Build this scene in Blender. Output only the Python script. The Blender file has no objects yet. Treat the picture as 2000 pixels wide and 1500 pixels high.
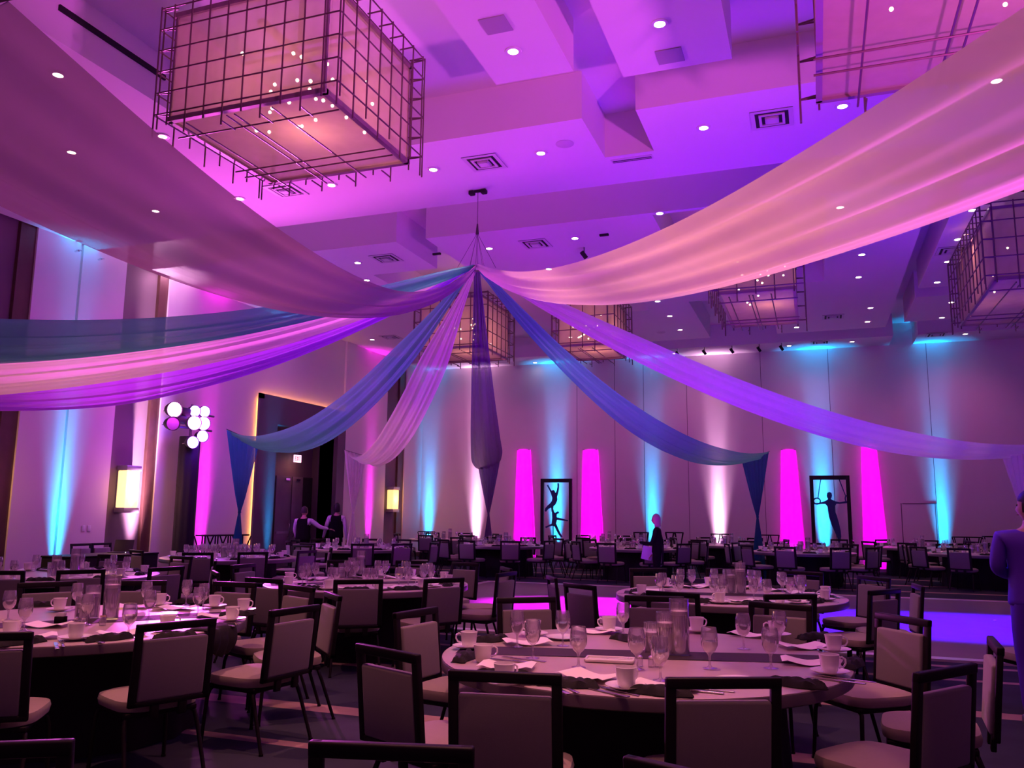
import bpy, bmesh, math, random
from math import sin, cos, pi, radians, atan2, hypot
from mathutils import Vector, Matrix
random.seed(7)
S = bpy.context.scene
COL = S.collection

# ---------------------------------------------------------------- camera
FPX = 1624.5; PITCH = 0.154275; ROLL = 0.00987; YAW = 0.35025; EYE = 1.6
_c, _s = cos(YAW), sin(YAW)
def _rot(v): return Vector((v[0]*_c - v[1]*_s, v[0]*_s + v[1]*_c, v[2]))
_fw = Vector((0, cos(PITCH), sin(PITCH))); _up = Vector((0, -sin(PITCH), cos(PITCH))); _rt = Vector((1, 0, 0))
RT = _rot(_rt*cos(ROLL) + _up*sin(ROLL)); UP = _rot(-_rt*sin(ROLL) + _up*cos(ROLL)); FW = _rot(_fw)
CAMO = Vector((0, 0, EYE))
cd = bpy.data.cameras.new('camera'); cam = bpy.data.objects.new('camera', cd); COL.objects.link(cam)
cd.sensor_width = 36; cd.lens = FPX/2000*36; cd.clip_start = 0.05; cd.clip_end = 200
cam.matrix_world = Matrix(((RT.x, UP.x, -FW.x, 0), (RT.y, UP.y, -FW.y, 0), (RT.z, UP.z, -FW.z, EYE), (0, 0, 0, 1)))
S.camera = cam
def ray(px, py): return RT*((px-1000)/FPX) - UP*((py-750)/FPX) + FW
def at(px, py, axis, v):            # the point where the sight line of a photo pixel meets the plane axis = v
    d = ray(px, py); t = (v - CAMO[axis])/d[axis]; return CAMO + d*t
def atz(px, py, z): return at(px, py, 2, z)
def atd(px, py, D): return CAMO + ray(px, py)*D
def proj(P):
    d = Vector(P) - CAMO; w = d.dot(FW)
    return (1000 + FPX*d.dot(RT)/w, 750 - FPX*d.dot(UP)/w) if w > .05 else (-9999, 0)

# ---------------------------------------------------------------- world and exposure
W = bpy.data.worlds.new('world'); S.world = W; W.use_nodes = True
W.node_tree.nodes['Background'].inputs[0].default_value = (0.40, 0.10, 0.34, 1)
W.node_tree.nodes['Background'].inputs[1].default_value = 0.22
S.view_settings.view_transform = 'Standard'; S.view_settings.look = 'None'
S.view_settings.exposure = 0.0; S.view_settings.gamma = 1; S.view_settings.use_curve_mapping = False

def lamp(name, kind, loc, color, energy, aim=None, parent=None, **k):
    l = bpy.data.lights.new(name, kind); l.color = color; l.energy = energy
    for a, b in k.items(): setattr(l, a, b)
    o = bpy.data.objects.new(name, l); COL.objects.link(o)
    o.location = loc
    if aim is not None: o.rotation_euler = (Vector(aim) - Vector(loc)).to_track_quat('-Z', 'Y').to_euler()
    if parent: o.parent = parent
    return o
VIOLET = (0.13, 0.0, 1.0); BLUEV = (0.045, 0.0, 1.0); MAG = (1.0, 0.008, 0.92); CYAN = (0.0, 0.40, 1.0)
PINKW = (1.0, 0.50, 0.92); WARM = (1.0, 0.38, 0.31); AMBER = (1.0, 0.45, 0.12)
# added lamps low down, in place of light bounced off the dance floor
lamp('floor_bounce_fill', 'AREA', (0.6, 12.6, 0.35), VIOLET, 470, aim=(0.9, 13.2, 8), shape='RECTANGLE', size=6.5, size_y=3.0)
lamp('floor_bounce_fill', 'AREA', (-5.0, 14.2, 0.35), (0.55, 0.0, 0.95), 150, aim=(-5.0, 14.2, 8), shape='RECTANGLE', size=3.5, size_y=3.0)
# moving beams on the dance floor
o = lamp('dance_beam', 'SPOT', (2.4, 14.2, 6.9), BLUEV, 21000, aim=(2.4, 14.2, 0), spot_size=radians(33), spot_blend=.45, shadow_soft_size=.1); o.scale = (2.3, 1, 1)
o = lamp('dance_beam', 'SPOT', (-3.7, 14.6, 3.3), (0.62, 0.002, 0.9), 6500, aim=(-3.7, 14.6, 0), spot_size=radians(52), spot_blend=.5, shadow_soft_size=.1); o.scale = (1.6, 1, 1)
# drape washes: one from the stage tower, one added pink fill at right
lamp('drape_wash', 'SPOT', (-13.2, 15.6, 4.2), (1.0, .11, .85), 4300, aim=(-7.0, 9.0, 5.2), spot_size=radians(60), spot_blend=.7, shadow_soft_size=.15)
lamp('drape_wash', 'SPOT', (4.3, 3.0, 1.5), (1.0, .12, 1.0), 3000, aim=(.6, 5.2, 5.2), spot_size=radians(72), spot_blend=.8, shadow_soft_size=.2)
for x in (-12, -8, -4, 0, 4): lamp('wall_fill', 'SPOT', (x, 25.9, 6.9), (1.0, .20, .66), 95, aim=(x, 28.4, 3.0), spot_size=radians(100), spot_blend=1, shadow_soft_size=.2)  # added fill to brighten the far wall, no fixtures here
for y in (14, 19, 24): lamp('wall_fill', 'SPOT', (-11.3, y, 6.9), (1.0, .20, .74), 70, aim=(-14, y, 3.0), spot_size=radians(100), spot_blend=1, shadow_soft_size=.2)  # the same added fill for the left wall
# ---------------------------------------------------------------- materials
MATS = {}
def mat(name, col, rough=.6, metal=0, emit=None, es=0, alpha=None, spec=.4, noise=0, nscale=30, bump=0, bscale=200, aniso=False, sheen=0, coat=0):
    if name in MATS: return MATS[name]
    m = bpy.data.materials.new(name); m.use_nodes = True; nt = m.node_tree; b = nt.nodes['Principled BSDF']
    b.inputs['Base Color'].default_value = (*col, 1); b.inputs['Roughness'].default_value = rough
    b.inputs['Metallic'].default_value = metal; b.inputs['Specular IOR Level'].default_value = spec
    if sheen: b.inputs['Sheen Weight'].default_value = sheen
    if coat: b.inputs['Coat Weight'].default_value = coat; b.inputs['Coat Roughness'].default_value = .2
    if emit: b.inputs['Emission Color'].default_value = (*emit, 1); b.inputs['Emission Strength'].default_value = es
    tc = nt.nodes.new('ShaderNodeTexCoord')
    if noise:
        n = nt.nodes.new('ShaderNodeTexNoise'); n.inputs['Scale'].default_value = nscale; n.inputs['Detail'].default_value = 4
        nt.links.new(tc.outputs['Object'], n.inputs['Vector'])
        r = nt.nodes.new('ShaderNodeMapRange'); r.inputs[3].default_value = 1-noise; r.inputs[4].default_value = 1+noise
        nt.links.new(n.outputs[0], r.inputs[0])
        x = nt.nodes.new('ShaderNodeVectorMath'); x.operation = 'SCALE'; x.inputs[0].default_value = col
        nt.links.new(r.outputs[0], x.inputs['Scale']); nt.links.new(x.outputs[0], b.inputs['Base Color'])
    if bump:
        n = nt.nodes.new('ShaderNodeTexNoise'); n.inputs['Scale'].default_value = bscale; n.inputs['Detail'].default_value = 3
        if aniso:
            mp = nt.nodes.new('ShaderNodeMapping'); mp.inputs['Scale'].default_value = (1, 14, 1)
            nt.links.new(tc.outputs['Object'], mp.inputs[0]); nt.links.new(mp.outputs[0], n.inputs['Vector'])
        else: nt.links.new(tc.outputs['Object'], n.inputs['Vector'])
        u = nt.nodes.new('ShaderNodeBump'); u.inputs['Strength'].default_value = bump; u.inputs['Distance'].default_value = .002
        nt.links.new(n.outputs[0], u.inputs['Height']); nt.links.new(u.outputs[0], b.inputs['Normal'])
    MATS[name] = m; return m
def glassmat(name, col, refl=.10, clear=.9, pale_mix=.09):
    m = bpy.data.materials.new(name); m.use_nodes = True; nt = m.node_tree; nt.nodes.clear()
    o = nt.nodes.new('ShaderNodeOutputMaterial'); t = nt.nodes.new('ShaderNodeBsdfTransparent'); g = nt.nodes.new('ShaderNodeBsdfGlossy')
    t.inputs[0].default_value = (*[c*clear for c in col], 1); g.inputs['Roughness'].default_value = .06
    l = nt.nodes.new('ShaderNodeLayerWeight'); l.inputs[0].default_value = .35
    r = nt.nodes.new('ShaderNodeMapRange'); r.inputs[3].default_value = refl; r.inputs[4].default_value = .9
    x = nt.nodes.new('ShaderNodeMixShader')
    nt.links.new(l.outputs['Facing'], r.inputs[0]); nt.links.new(r.outputs[0], x.inputs[0])
    y = nt.nodes.new('ShaderNodeMixShader'); y.inputs[0].default_value = pale_mix; df = nt.nodes.new('ShaderNodeBsdfDiffuse'); df.inputs[0].default_value = (.9, .86, .88, 1)  # pale diffuse share mimics bright highlights on the glass
    nt.links.new(t.outputs[0], y.inputs[1]); nt.links.new(df.outputs[0], y.inputs[2])
    nt.links.new(y.outputs[0], x.inputs[1]); nt.links.new(g.outputs[0], x.inputs[2]); nt.links.new(x.outputs[0], o.inputs[0])
    return m
def sheer(name, col, tr=.25, trans=.5, fold=0):
    m = bpy.data.materials.new(name); m.use_nodes = True; nt = m.node_tree; nt.nodes.clear()
    o = nt.nodes.new('ShaderNodeOutputMaterial'); d = nt.nodes.new('ShaderNodeBsdfDiffuse'); l = nt.nodes.new('ShaderNodeBsdfTranslucent')
    t = nt.nodes.new('ShaderNodeBsdfTransparent'); a = nt.nodes.new('ShaderNodeMixShader'); b = nt.nodes.new('ShaderNodeMixShader')
    d.inputs[0].default_value = (*col, 1); l.inputs[0].default_value = (*col, 1); t.inputs[0].default_value = (1, 1, 1, 1)
    a.inputs[0].default_value = trans
    # fine weave: threads let a little more through in some spots
    tc = nt.nodes.new('ShaderNodeTexCoord'); n = nt.nodes.new('ShaderNodeTexNoise'); n.inputs['Scale'].default_value = 6
    r = nt.nodes.new('ShaderNodeMapRange'); r.inputs[3].default_value = tr*.75; r.inputs[4].default_value = tr*1.25
    nt.links.new(tc.outputs['Object'], n.inputs['Vector']); nt.links.new(n.outputs[0], r.inputs[0]); nt.links.new(r.outputs[0], b.inputs[0])
    nt.links.new(d.outputs[0], a.inputs[1]); nt.links.new(l.outputs[0], a.inputs[2])
    nt.links.new(a.outputs[0], b.inputs[1]); nt.links.new(t.outputs[0], b.inputs[2]); nt.links.new(b.outputs[0], o.inputs[0])
    return m
M_WALL = mat('painted_wall', (.74, .66, .64), .85, bump=.15, bscale=60, noise=.03, nscale=2)
M_CEIL = mat('ceiling_paint', (.72, .68, .68), .9, noise=.02, nscale=1)
M_DPANEL = mat('dark_fabric_panel', (.17, .12, .13), .8, bump=.3, bscale=300)
M_DWOOD = mat('dark_stained_wood', (.10, .045, .035), .35, noise=.3, nscale=6, coat=.3)
M_BLACK = mat('black_gap', (.012, .01, .012), .7)
M_FRAME = mat('chair_dark_frame', (.009, .005, .008), .5, spec=.2)
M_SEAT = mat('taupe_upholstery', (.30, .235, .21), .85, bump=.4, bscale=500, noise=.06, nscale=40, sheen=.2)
M_SEATB = mat('taupe_upholstery_shaded', (.19, .165, .165), .85, bump=.4, bscale=500, noise=.05, nscale=40, sheen=.2)  # seat cloth again, with the dimness of the backs put into its colour
M_TOP = mat('brushed_pewter_top', (.56, .46, .42), .33, metal=.25, noise=.12, nscale=5, bump=.15, bscale=60, aniso=True)
M_EDGE = mat('pewter_table_edge', (.15, .12, .13), .35, metal=.4)
M_SKIRT = mat('black_table_base', (.012, .008, .012), .9)
M_CHINA = mat('white_china', (.82, .78, .76), .25, coat=.4)
M_PAPER = mat('white_card', (.86, .82, .78), .8)
M_NAP = mat('black_napkin_cloth', (.008, .006, .008), .85, bump=.6, bscale=400)
M_RUN = mat('dark_table_runner', (.03, .018, .024), .7, bump=.5, bscale=400)
M_STEEL = mat('polished_steel', (.7, .66, .68), .2, metal=1)
M_GLASS = glassmat('clear_glass', (1, .98, 1), .16, .985)
M_WATER = glassmat('water', (.97, .94, .97), .08, .97, .16)
M_VASEW = glassmat('vase_water', (.98, .95, .98), .08, .97, .34)
M_CANDLE = mat('white_wax', (.85, .78, .76), .5)
M_PETAL = mat('orchid_petal', (.85, .70, .80), .6)
M_STEM = mat('dark_stem', (.05, .03, .04), .6)
M_CHROME = mat('dark_metal', (.20, .17, .19), .35, metal=.8)
M_CAGE = mat('bronze_wire', (.16, .09, .10), .4, metal=.4)
M_SHADE = sheer('organza_shade', (.62, .45, .44), .30, .5)
M_SHADEF = mat('bronze_box_frame', (.30, .20, .22), .4, metal=.4)
M_BULB = mat('lamp_glow_warm', (1, .8, .6), .5, emit=(1, .66, .42), es=16)
M_DOWN = mat('downlight_glow', (1, .9, .8), .5, emit=(1, .80, .66), es=22)
M_DOWNR = mat('downlight_trim', (.7, .66, .66), .5)
M_VENT = mat('vent_white_metal', (.6, .56, .58), .5)
M_SCON = mat('sconce_glow', (1, .8, .4), .5, emit=(1, .62, .20), es=1.35)
M_SCONH = mat('sconce_glow_hot', (1, .9, .6), .5, emit=(1, .68, .28), es=1.5)
M_MIRR = mat('grey_metal_cap', (.35, .30, .36), .4, metal=.4)
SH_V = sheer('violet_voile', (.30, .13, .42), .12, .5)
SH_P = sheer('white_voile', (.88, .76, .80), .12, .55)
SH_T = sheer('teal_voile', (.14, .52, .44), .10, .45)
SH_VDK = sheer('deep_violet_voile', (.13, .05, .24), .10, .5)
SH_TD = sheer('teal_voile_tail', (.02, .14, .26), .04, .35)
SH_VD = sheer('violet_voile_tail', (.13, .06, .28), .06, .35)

# ---------------------------------------------------------------- mesh helpers
class MB:
    def __init__(s): s.v = []; s.f = []; s.sm = []
    def add(s, vs, fs, sm=False):
        b = len(s.v); s.v += [tuple(v) for v in vs]; s.f += [[b+i for i in f] for f in fs]; s.sm += [sm]*len(fs); return s
    def box(s, x0, x1, y0, y1, z0, z1, M=None):
        vs = [(x, y, z) for z in (z0, z1) for y in (y0, y1) for x in (x0, x1)]
        if M is not None: vs = [M @ Vector(v) for v in vs]
        return s.add(vs, [(0, 2, 3, 1), (4, 5, 7, 6), (0, 1, 5, 4), (2, 6, 7, 3), (0, 4, 6, 2), (1, 3, 7, 5)])
    def rbox(s, x0, x1, y0, y1, z0, z1, r=.01, seg=3, M=None):      # box with rounded vertical and horizontal edges
        bm = bmesh.new(); bmesh.ops.create_cube(bm, size=1)
        for v in bm.verts: v.co = Vector((x0+(v.co.x+.5)*(x1-x0), y0+(v.co.y+.5)*(y1-y0), z0+(v.co.z+.5)*(z1-z0)))
        bmesh.ops.bevel(bm, geom=bm.edges[:], offset=r, segments=seg, affect='EDGES', profile=.5)
        bm.verts.index_update()
        vs = [v.co.copy() for v in bm.verts]
        if M is not None: vs = [M @ v for v in vs]
        s.add(vs, [[v.index for v in f.verts] for f in bm.faces], True); bm.free(); return s
    def tube(s, pts, r, n=8, cap=True, flat=1.0):
        pts = [Vector(p) for p in pts]; rs = r if isinstance(r, (list, tuple)) else [r]*len(pts)
        vs = []; prev = None
        for i, p in enumerate(pts):
            t = (pts[min(i+1, len(pts)-1)] - pts[max(i-1, 0)]).normalized()
            if prev is None:
                a = Vector((0, 0, 1)) if abs(t.z) < .9 else Vector((1, 0, 0)); u = t.cross(a).normalized()
            else: u = (prev - t*prev.dot(t)).normalized()
            prev = u; w = t.cross(u)
            vs += [p + (u*cos(2*pi*k/n) + w*sin(2*pi*k/n)*flat)*rs[i] for k in range(n)]
        fs = [(i*n+k, i*n+(k+1) % n, (i+1)*n+(k+1) % n, (i+1)*n+k) for i in range(len(pts)-1) for k in range(n)]
        if cap: fs += [tuple(range(n))[::-1], tuple((len(pts)-1)*n+k for k in range(n))]
        return s.add(vs, fs, True)
    def lathe(s, prof, n=24, c=(0, 0, 0), cap=False):
        vs = [(c[0]+r*cos(2*pi*k/n), c[1]+r*sin(2*pi*k/n), c[2]+z) for r, z in prof for k in range(n)]
        fs = [(i*n+k, i*n+(k+1) % n, (i+1)*n+(k+1) % n, (i+1)*n+k) for i in range(len(prof)-1) for k in range(n)]
        if cap: fs += [tuple(range(n))[::-1], tuple((len(prof)-1)*n+k for k in range(n))]
        return s.add(vs, fs, True)
    def ball(s, c, r, n=12, m=8, sc=(1, 1, 1), M=None):
        vs = []; 
        for i in range(m+1):
            a = -pi/2 + pi*i/m
            for k in range(n):
                b = 2*pi*k/n; p = Vector((cos(a)*cos(b)*r*sc[0], cos(a)*sin(b)*r*sc[1], sin(a)*r*sc[2]))
                if M is not None: p = M @ p
                vs.append(Vector(c)+p)
        fs = [(i*n+k, i*n+(k+1) % n, (i+1)*n+(k+1) % n, (i+1)*n+k) for i in range(m) for k in range(n)]
        return s.add(vs, fs, True)
    def prism(s, poly, fn0, fn1):                                   # outline extruded between two maps of 2-D to 3-D
        n = len(poly); vs = [fn0(p) for p in poly] + [fn1(p) for p in poly]
        fs = [tuple(range(n)), tuple(range(2*n-1, n-1, -1))] + [(k, k+n, (k+1) % n+n, (k+1) % n) for k in range(n)]
        return s.add(vs, fs)
    def build(s, name, m, parent=None, loc=None):
        me = bpy.data.meshes.new(name); me.from_pydata(s.v, [], s.f); me.materials.append(m)
        for p, q in zip(me.polygons, s.sm): p.use_smooth = q
        if any(s.sm) and hasattr(me, 'set_sharp_from_angle'): me.set_sharp_from_angle(angle=radians(50))
        me.update()
        o = bpy.data.objects.new(name, me); COL.objects.link(o)
        if parent: o.parent = parent
        if loc is not None: o.location = loc
        return o
def tag(o, label=None, cat=None, group=None, kind=None):
    for k, v in (('label', label), ('category', cat), ('group', group), ('kind', kind)):
        if v: o[k] = v
    return o
def empty(name, loc, rz=0, label=None, cat=None, group=None):
    o = bpy.data.objects.new(name, None); COL.objects.link(o); o.location = loc; o.rotation_euler = (0, 0, rz); o.empty_display_size = .1
    return tag(o, label, cat, group)
def kids(o): return KID.get(o.name, None) or [c for c in o.children]
KID = {}
def dup(o, loc, rz=0, label=None, group=None, parent=None, lights=True):
    c = o.copy(); COL.objects.link(c)
    if parent is None:
        c.location = loc; c.rotation_euler = (o.rotation_euler.x, o.rotation_euler.y, rz)
        if label: c['label'] = label
        if group: c['group'] = group
    else: c.parent = parent
    if o.name not in KID: KID[o.name] = list(o.children)
    for ch in KID[o.name]: dup(ch, None, parent=c)
    return c
class Proto:                                                        # first placement moves the thing itself, later ones copy it
    def __init__(s, o): s.o = o; s.used = False
    def put(s, loc, rz=0, label=None, group=None, scale=None):
        if not s.used:
            s.used = True; o = s.o; KID[o.name] = list(o.children); o.location = loc; o.rotation_euler.z = rz
            if label: o['label'] = label
            if group: o['group'] = group
        else: o = dup(s.o, loc, rz, label, group)
        if scale: o.scale = scale
        elif s.o.scale != Vector((1, 1, 1)) : o.scale = (1, 1, 1)
        return o
ORD = ['first', 'second', 'third', 'fourth', 'fifth', 'sixth', 'seventh', 'eighth', 'ninth', 'tenth', 'eleventh', 'twelfth', 'thirteenth', 'fourteenth', 'fifteenth', 'sixteenth', 'seventeenth', 'eighteenth', 'nineteenth', 'twentieth']
def rank(objs, text, of):                                           # labels by place from left to right in the photo
    objs = sorted(objs, key=lambda o: proj(o.location)[0]); n = len(objs)
    for i, o in enumerate(objs):
        if n == 1: w = ''
        elif i == 0: w = ', the leftmost'
        elif i == n-1: w = ', the rightmost'
        elif i < n/2: w = ', '+ORD[i]+' from left'
        else: w = ', '+ORD[n-1-i]+' from right'
        o['label'] = text + ' ' + of + w
# ---------------------------------------------------------------- the room
XL, YF, ZL, ZH = -14.0, 28.46, 7.0, 7.7
# carpet with woven cross stripes
m = bpy.data.materials.new('striped_carpet'); m.use_nodes = True; nt = m.node_tree; b = nt.nodes['Principled BSDF']; b.inputs['Roughness'].default_value = .95; b.inputs['Specular IOR Level'].default_value = .15
tc = nt.nodes.new('ShaderNodeTexCoord'); sp = nt.nodes.new('ShaderNodeSeparateXYZ'); nt.links.new(tc.outputs['Object'], sp.inputs[0])
mr = nt.nodes.new('ShaderNodeMath'); mr.operation = 'DIVIDE'; mr.inputs[1].default_value = 30; nt.links.new(sp.outputs['Y'], mr.inputs[0])
cr = nt.nodes.new('ShaderNodeValToRGB'); cr.color_ramp.interpolation = 'CONSTANT'
base, base2, stripe = (.030, .032, .052, 1), (.026, .028, .048, 1), (.30, .19, .18, 1)
stops = [(0, base)]
for y0, y1 in ((2.6, 2.72), (5.05, 5.17), (6.05, 6.25), (7.93, 8.20), (9.52, 9.66), (10.38, 10.47), (18.9, 19.0), (20.2, 20.4), (22.0, 22.15), (24.0, 24.2)):
    stops += [(y0/30, stripe), (y1/30, base2 if y0 in (6.05, 9.52) else base)]
while len(cr.color_ramp.elements) > 1: cr.color_ramp.elements.remove(cr.color_ramp.elements[-1])
cr.color_ramp.elements[0].position = 0; cr.color_ramp.elements[0].color = base
for p_, c_ in stops[1:]: e = cr.color_ramp.elements.new(p_); e.color = c_
nz = nt.nodes.new('ShaderNodeTexNoise'); nz.inputs['Scale'].default_value = 3; nz.inputs['Detail'].default_value = 6; nt.links.new(tc.outputs['Object'], nz.inputs['Vector'])
mp = nt.nodes.new('ShaderNodeMapRange'); mp.inputs[3].default_value = .6; mp.inputs[4].default_value = 1.4; nt.links.new(nz.outputs[0], mp.inputs[0])
vm = nt.nodes.new('ShaderNodeVectorMath'); vm.operation = 'SCALE'; nt.links.new(mr.outputs[0], cr.inputs[0]); nt.links.new(cr.outputs[0], vm.inputs[0]); nt.links.new(mp.outputs[0], vm.inputs['Scale']); nt.links.new(vm.outputs[0], b.inputs['Base Color'])
M_CARPET = m
tag(MB().box(XL-1, 10, -4, YF+.3, -.1, 0).build('floor', M_CARPET), kind='structure')
# dance floor
df = empty('dance_floor', (-.6, 14.7, 0), 0, 'large pale wood parquet dance floor glowing violet behind the front tables', 'dance floor')
m = mat('parquet', (.24, .19, .18), .7, spec=.15, noise=.1, nscale=3, bump=.1, bscale=30)
MB().box(-6.6, 7.2, -3.75, 3.75, .001, .022).build('parquet_surface', m, df)
e = MB()
for y0, y1 in ((-3.93, -3.75), (3.75, 3.93)): e.box(-6.75, 7.35, y0, y1, .001, .03)
for x0, x1 in ((-6.78, -6.6), (7.2, 7.38)): e.box(x0, x1, -3.75, 3.75, .001, .03)
e.build('edge_trim', mat('trim_aluminium', (.75, .62, .62), .35, metal=.4), df)
tag(MB().box(-.02, .02, -.012, .012, 0, .012).build('litter_scrap', M_PAPER, loc=atz(1943, 1212, .023)), 'tiny white scrap lying on the violet dance floor', 'litter')
# ceiling: high slab plus lower blocks
c = MB().box(XL-1, 10, -4, YF+.3, ZH, ZH+.2)
LOW = [(-14, -8.1, -4, 12.87), (-3.62, -2.6, -4, 9.22), (-2.05, -.73, -4, 9.56), (3.2, 10, -4, 10.45),
       (-8.1, -2.83, 10.45, 12.87), (-2.08, 3.2, 10.45, 12.87), (-2.83, -2.08, 11.8, 12.87), (3.2, 10, 10.45, 12.87),
       (-14, -9.4, 14.38, 25.65), (-9.4, -7.78, 14.38, 16.33),
       (-7.12, -6.2, 14.38, 25.65), (-6.2, -4.0, 14.38, 18.0), (-6.2, -4.0, 21.6, 25.65), (-4.0, -2.88, 14.38, 25.65),
       (-2.88, .36, 14.38, 14.5), (-2.88, -.92, 17.9, 21.0), (-.92, .36, 20.05, 25.65), (-2.88, -2.6, 14.5, 17.9), (.36, 2.06, 14.38, 25.65),
       (2.48, 3.28, 14.38, 21.4), (3.28, 10, 14.38, 15.2), (2.5, 10, 22.3, 25.1),
       (-14, 2.36, 27.0, YF), (3.04, 10, 27.0, YF)]
for r in LOW: c.box(r[0], r[1], r[2], r[3], ZL, ZH+.02)
tag(c.build('ceiling', M_CEIL), kind='structure')
# left wall with recesses
w = MB()
for y0, y1 in ((-4, 9.6), (11.42, 12.43), (12.5, 13.66), (14.97, 18.9), (22.3, 25.64), (27.05, YF)): w.box(XL-.5, XL, y0, y1, 0, ZH)
w.box(XL-.5, XL-.06, 12.43, 12.5, 0, ZH).box(XL-.5, XL, 18.9, 22.3, 4.2, ZH).box(XL, XL+.07, 22.75, 23.35, 0, ZL)
tag(w.build('wall_left', M_WALL), kind='structure')
w = MB()
for y0, y1 in ((9.6, 11.08), (13.66, 14.70), (25.64, 26.62)): w.box(XL-.5, XL-.12, y0, y1, 0, ZH)
tag(w.build('trim_1', M_DPANEL), kind='structure')
w = MB()
for y0, y1 in ((11.08, 11.42), (14.70, 14.97), (26.62, 27.05)): w.box(XL-.5, XL-.04, y0, y1, 0, ZH)
tag(w.build('trim_2', M_DWOOD), kind='structure')
# portal and recess round the double door
w = MB(); w.box(XL-.75, XL+.14, 18.55, 19.2, 0, 4.58).box(XL-.75, XL+.14, 22.3, 22.74, 0, 4.58).box(XL-.75, XL+.14, 19.2, 22.3, 3.95, 4.58)
w.box(XL-.95, XL-.75, 18.5, 22.8, 0, 4.6)
w.box(XL+.08, XL+.14, 18.36, 18.55, 0, 4.72).box(XL+.08, XL+.14, 18.36, 22.85, 4.58, 4.72)
tag(w.build('trim_3', mat('portal_dark_panel', (.10, .07, .085), .6)), kind='structure')
M_COVE = mat('cove_glow', (1, .6, .3), .5, emit=(1, .40, .10), es=38)
tag(MB().box(XL+.03, XL+.06, 18.52, 18.545, .1, 4.6).box(XL+.03, XL+.06, 18.55, 22.74, 4.585, 4.61).build('cove_light', M_COVE), 'warm strip light glowing behind edge of the dark door portal', 'light')
xb = XL-.74
def dy(px): return at(px, 960, 0, xb).y
for i, (a, b_) in enumerate(((536, 566.5), (567.5, 589))):
    d = empty('door_%d' % (i+1), (xb, (dy(a)+dy(b_))/2, 0)); d['kind'] = 'structure'; h = (dy(b_)-dy(a))/2-.01
    lf = MB().rbox(0, .05, -h, h, 0, 2.62, .006).build('door_leaf', mat('door_leaf_dark', (.13, .09, .12), .5, noise=.2, nscale=4), d)
    s = 1 if i == 0 else -1
    MB().tube([(.06, s*(h-.1), .85), (.11, s*(h-.1), .88), (.11, s*(h-.1), 1.22), (.06, s*(h-.1), 1.25)], .012).build('door_handle', M_STEEL, lf)
    MB().box(.05, .07, -h+.08, h-.08, .95, 1.02).build('push_bar', M_CHROME, lf)
    MB().box(.05, .09, s*(h-.24)-.1, s*(h-.24)+.1, 2.50, 2.56).build('door_closer', M_STEEL, lf)
tag(MB().box(xb, xb+.03, dy(590), dy(611), 0, 2.62).build('door_3', M_BLACK), kind='structure')
# exit sign
P = at(581, 896, 0, XL-.55)
ex = empty('exit_sign', P, 0, 'small glowing exit sign hanging above the dark double door', 'sign')
MB().rbox(-.025, .025, -.17, .17, -.11, .11, .008).build('sign_body', mat('exit_face', (.9, .8, .85), .4, emit=(1, .55, .75), es=1.6), ex)
MB().tube([(0, 0, .1), (0, 0, .9)], .01).build('hanger', M_STEEL, ex)
le = MB(); Lh, Lw, Lt = .13, .052, .015
def stroke(x0_, z0_, x1_, z1_):
    dx, dz = x1_-x0_, z1_-z0_; L = hypot(dx, dz); M = Matrix.Translation((.027, (x0_+x1_)/2, (z0_+z1_)/2)) @ Matrix.Rotation(atan2(dz, dx), 4, 'X'); le.box(-.002, .003, -L/2, L/2, -Lt/2, Lt/2, M)
for ch_, cx_ in (('E', -.115), ('X', -.042), ('I', .022), ('T', .085)):
    l, r_, t_, b0_ = cx_-Lw/2, cx_+Lw/2, Lh/2, -Lh/2
    for q in {'E': ((l, b0_, l, t_), (l, t_-.007, r_, t_-.007), (l, 0, r_-.01, 0), (l, b0_+.007, r_, b0_+.007)), 'X': ((l, b0_, r_, t_), (l, t_, r_, b0_)), 'I': ((cx_, b0_, cx_, t_),), 'T': ((cx_, b0_, cx_, t_), (l, t_-.007, r_, t_-.007))}[ch_]: stroke(*q)
le.build('lettering', mat('exit_red', (.8, .03, .03), .5, emit=(1, .06, .05), es=1.0), ex)
lamp('exit_glow', 'POINT', (.15, 0, -.25), (1, .35, .25), 5, parent=ex, shadow_soft_size=.05)
# far wall
tag(MB().box(XL-.5, 10, YF, YF+.3, 0, ZH).build('wall_far', M_WALL), kind='structure')
sm = MB()
for px in (1127, 1201, 1258, 1343, 1490, 1624, 1820):
    x = at(px, 850, 1, YF).x; sm.box(x-.008, x+.008, YF-.004, YF, .15, ZL)
sm.box(at(1762, 980, 1, YF).x, at(1829, 980, 1, YF).x, YF-.008, YF, 2.0, 2.03)
for px in (1762, 1829): x = at(px, 1020, 1, YF).x; sm.box(x-.012, x+.012, YF-.008, YF, .15, 2.03)
tag(sm.build('trim_4', mat('seam_shadow', (.16, .10, .13), .8)), kind='structure')
tag(MB().box(XL, 10, YF-.03, YF, 0, .15).build('baseboard_far', mat('baseboard_brown', (.10, .05, .05), .6)), kind='structure')
b_ = MB()
for y0, y1 in ((11.42, 13.66), (14.97, 18.5), (22.8, 25.64), (27.05, YF)): b_.box(XL, XL+.03, y0, y1, 0, .15)
tag(b_.build('baseboard_left', mat('baseboard_brown', (.1, .05, .05))), kind='structure')
# wall switches
sw = []
for px in (163, 174):
    o = MB().rbox(-.006, .006, -.04, .04, -.06, .06, .004).build('wall_switch', mat('switch_plate', (.75, .72, .75), .4), loc=at(px, 1032, 0, XL+.006)); o['category'] = 'switch'; o['group'] = 'switch plates on the left wall'; sw.append(o)
rank(sw, 'small pale switch plate', 'beside the bright cyan wall beam')
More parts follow.
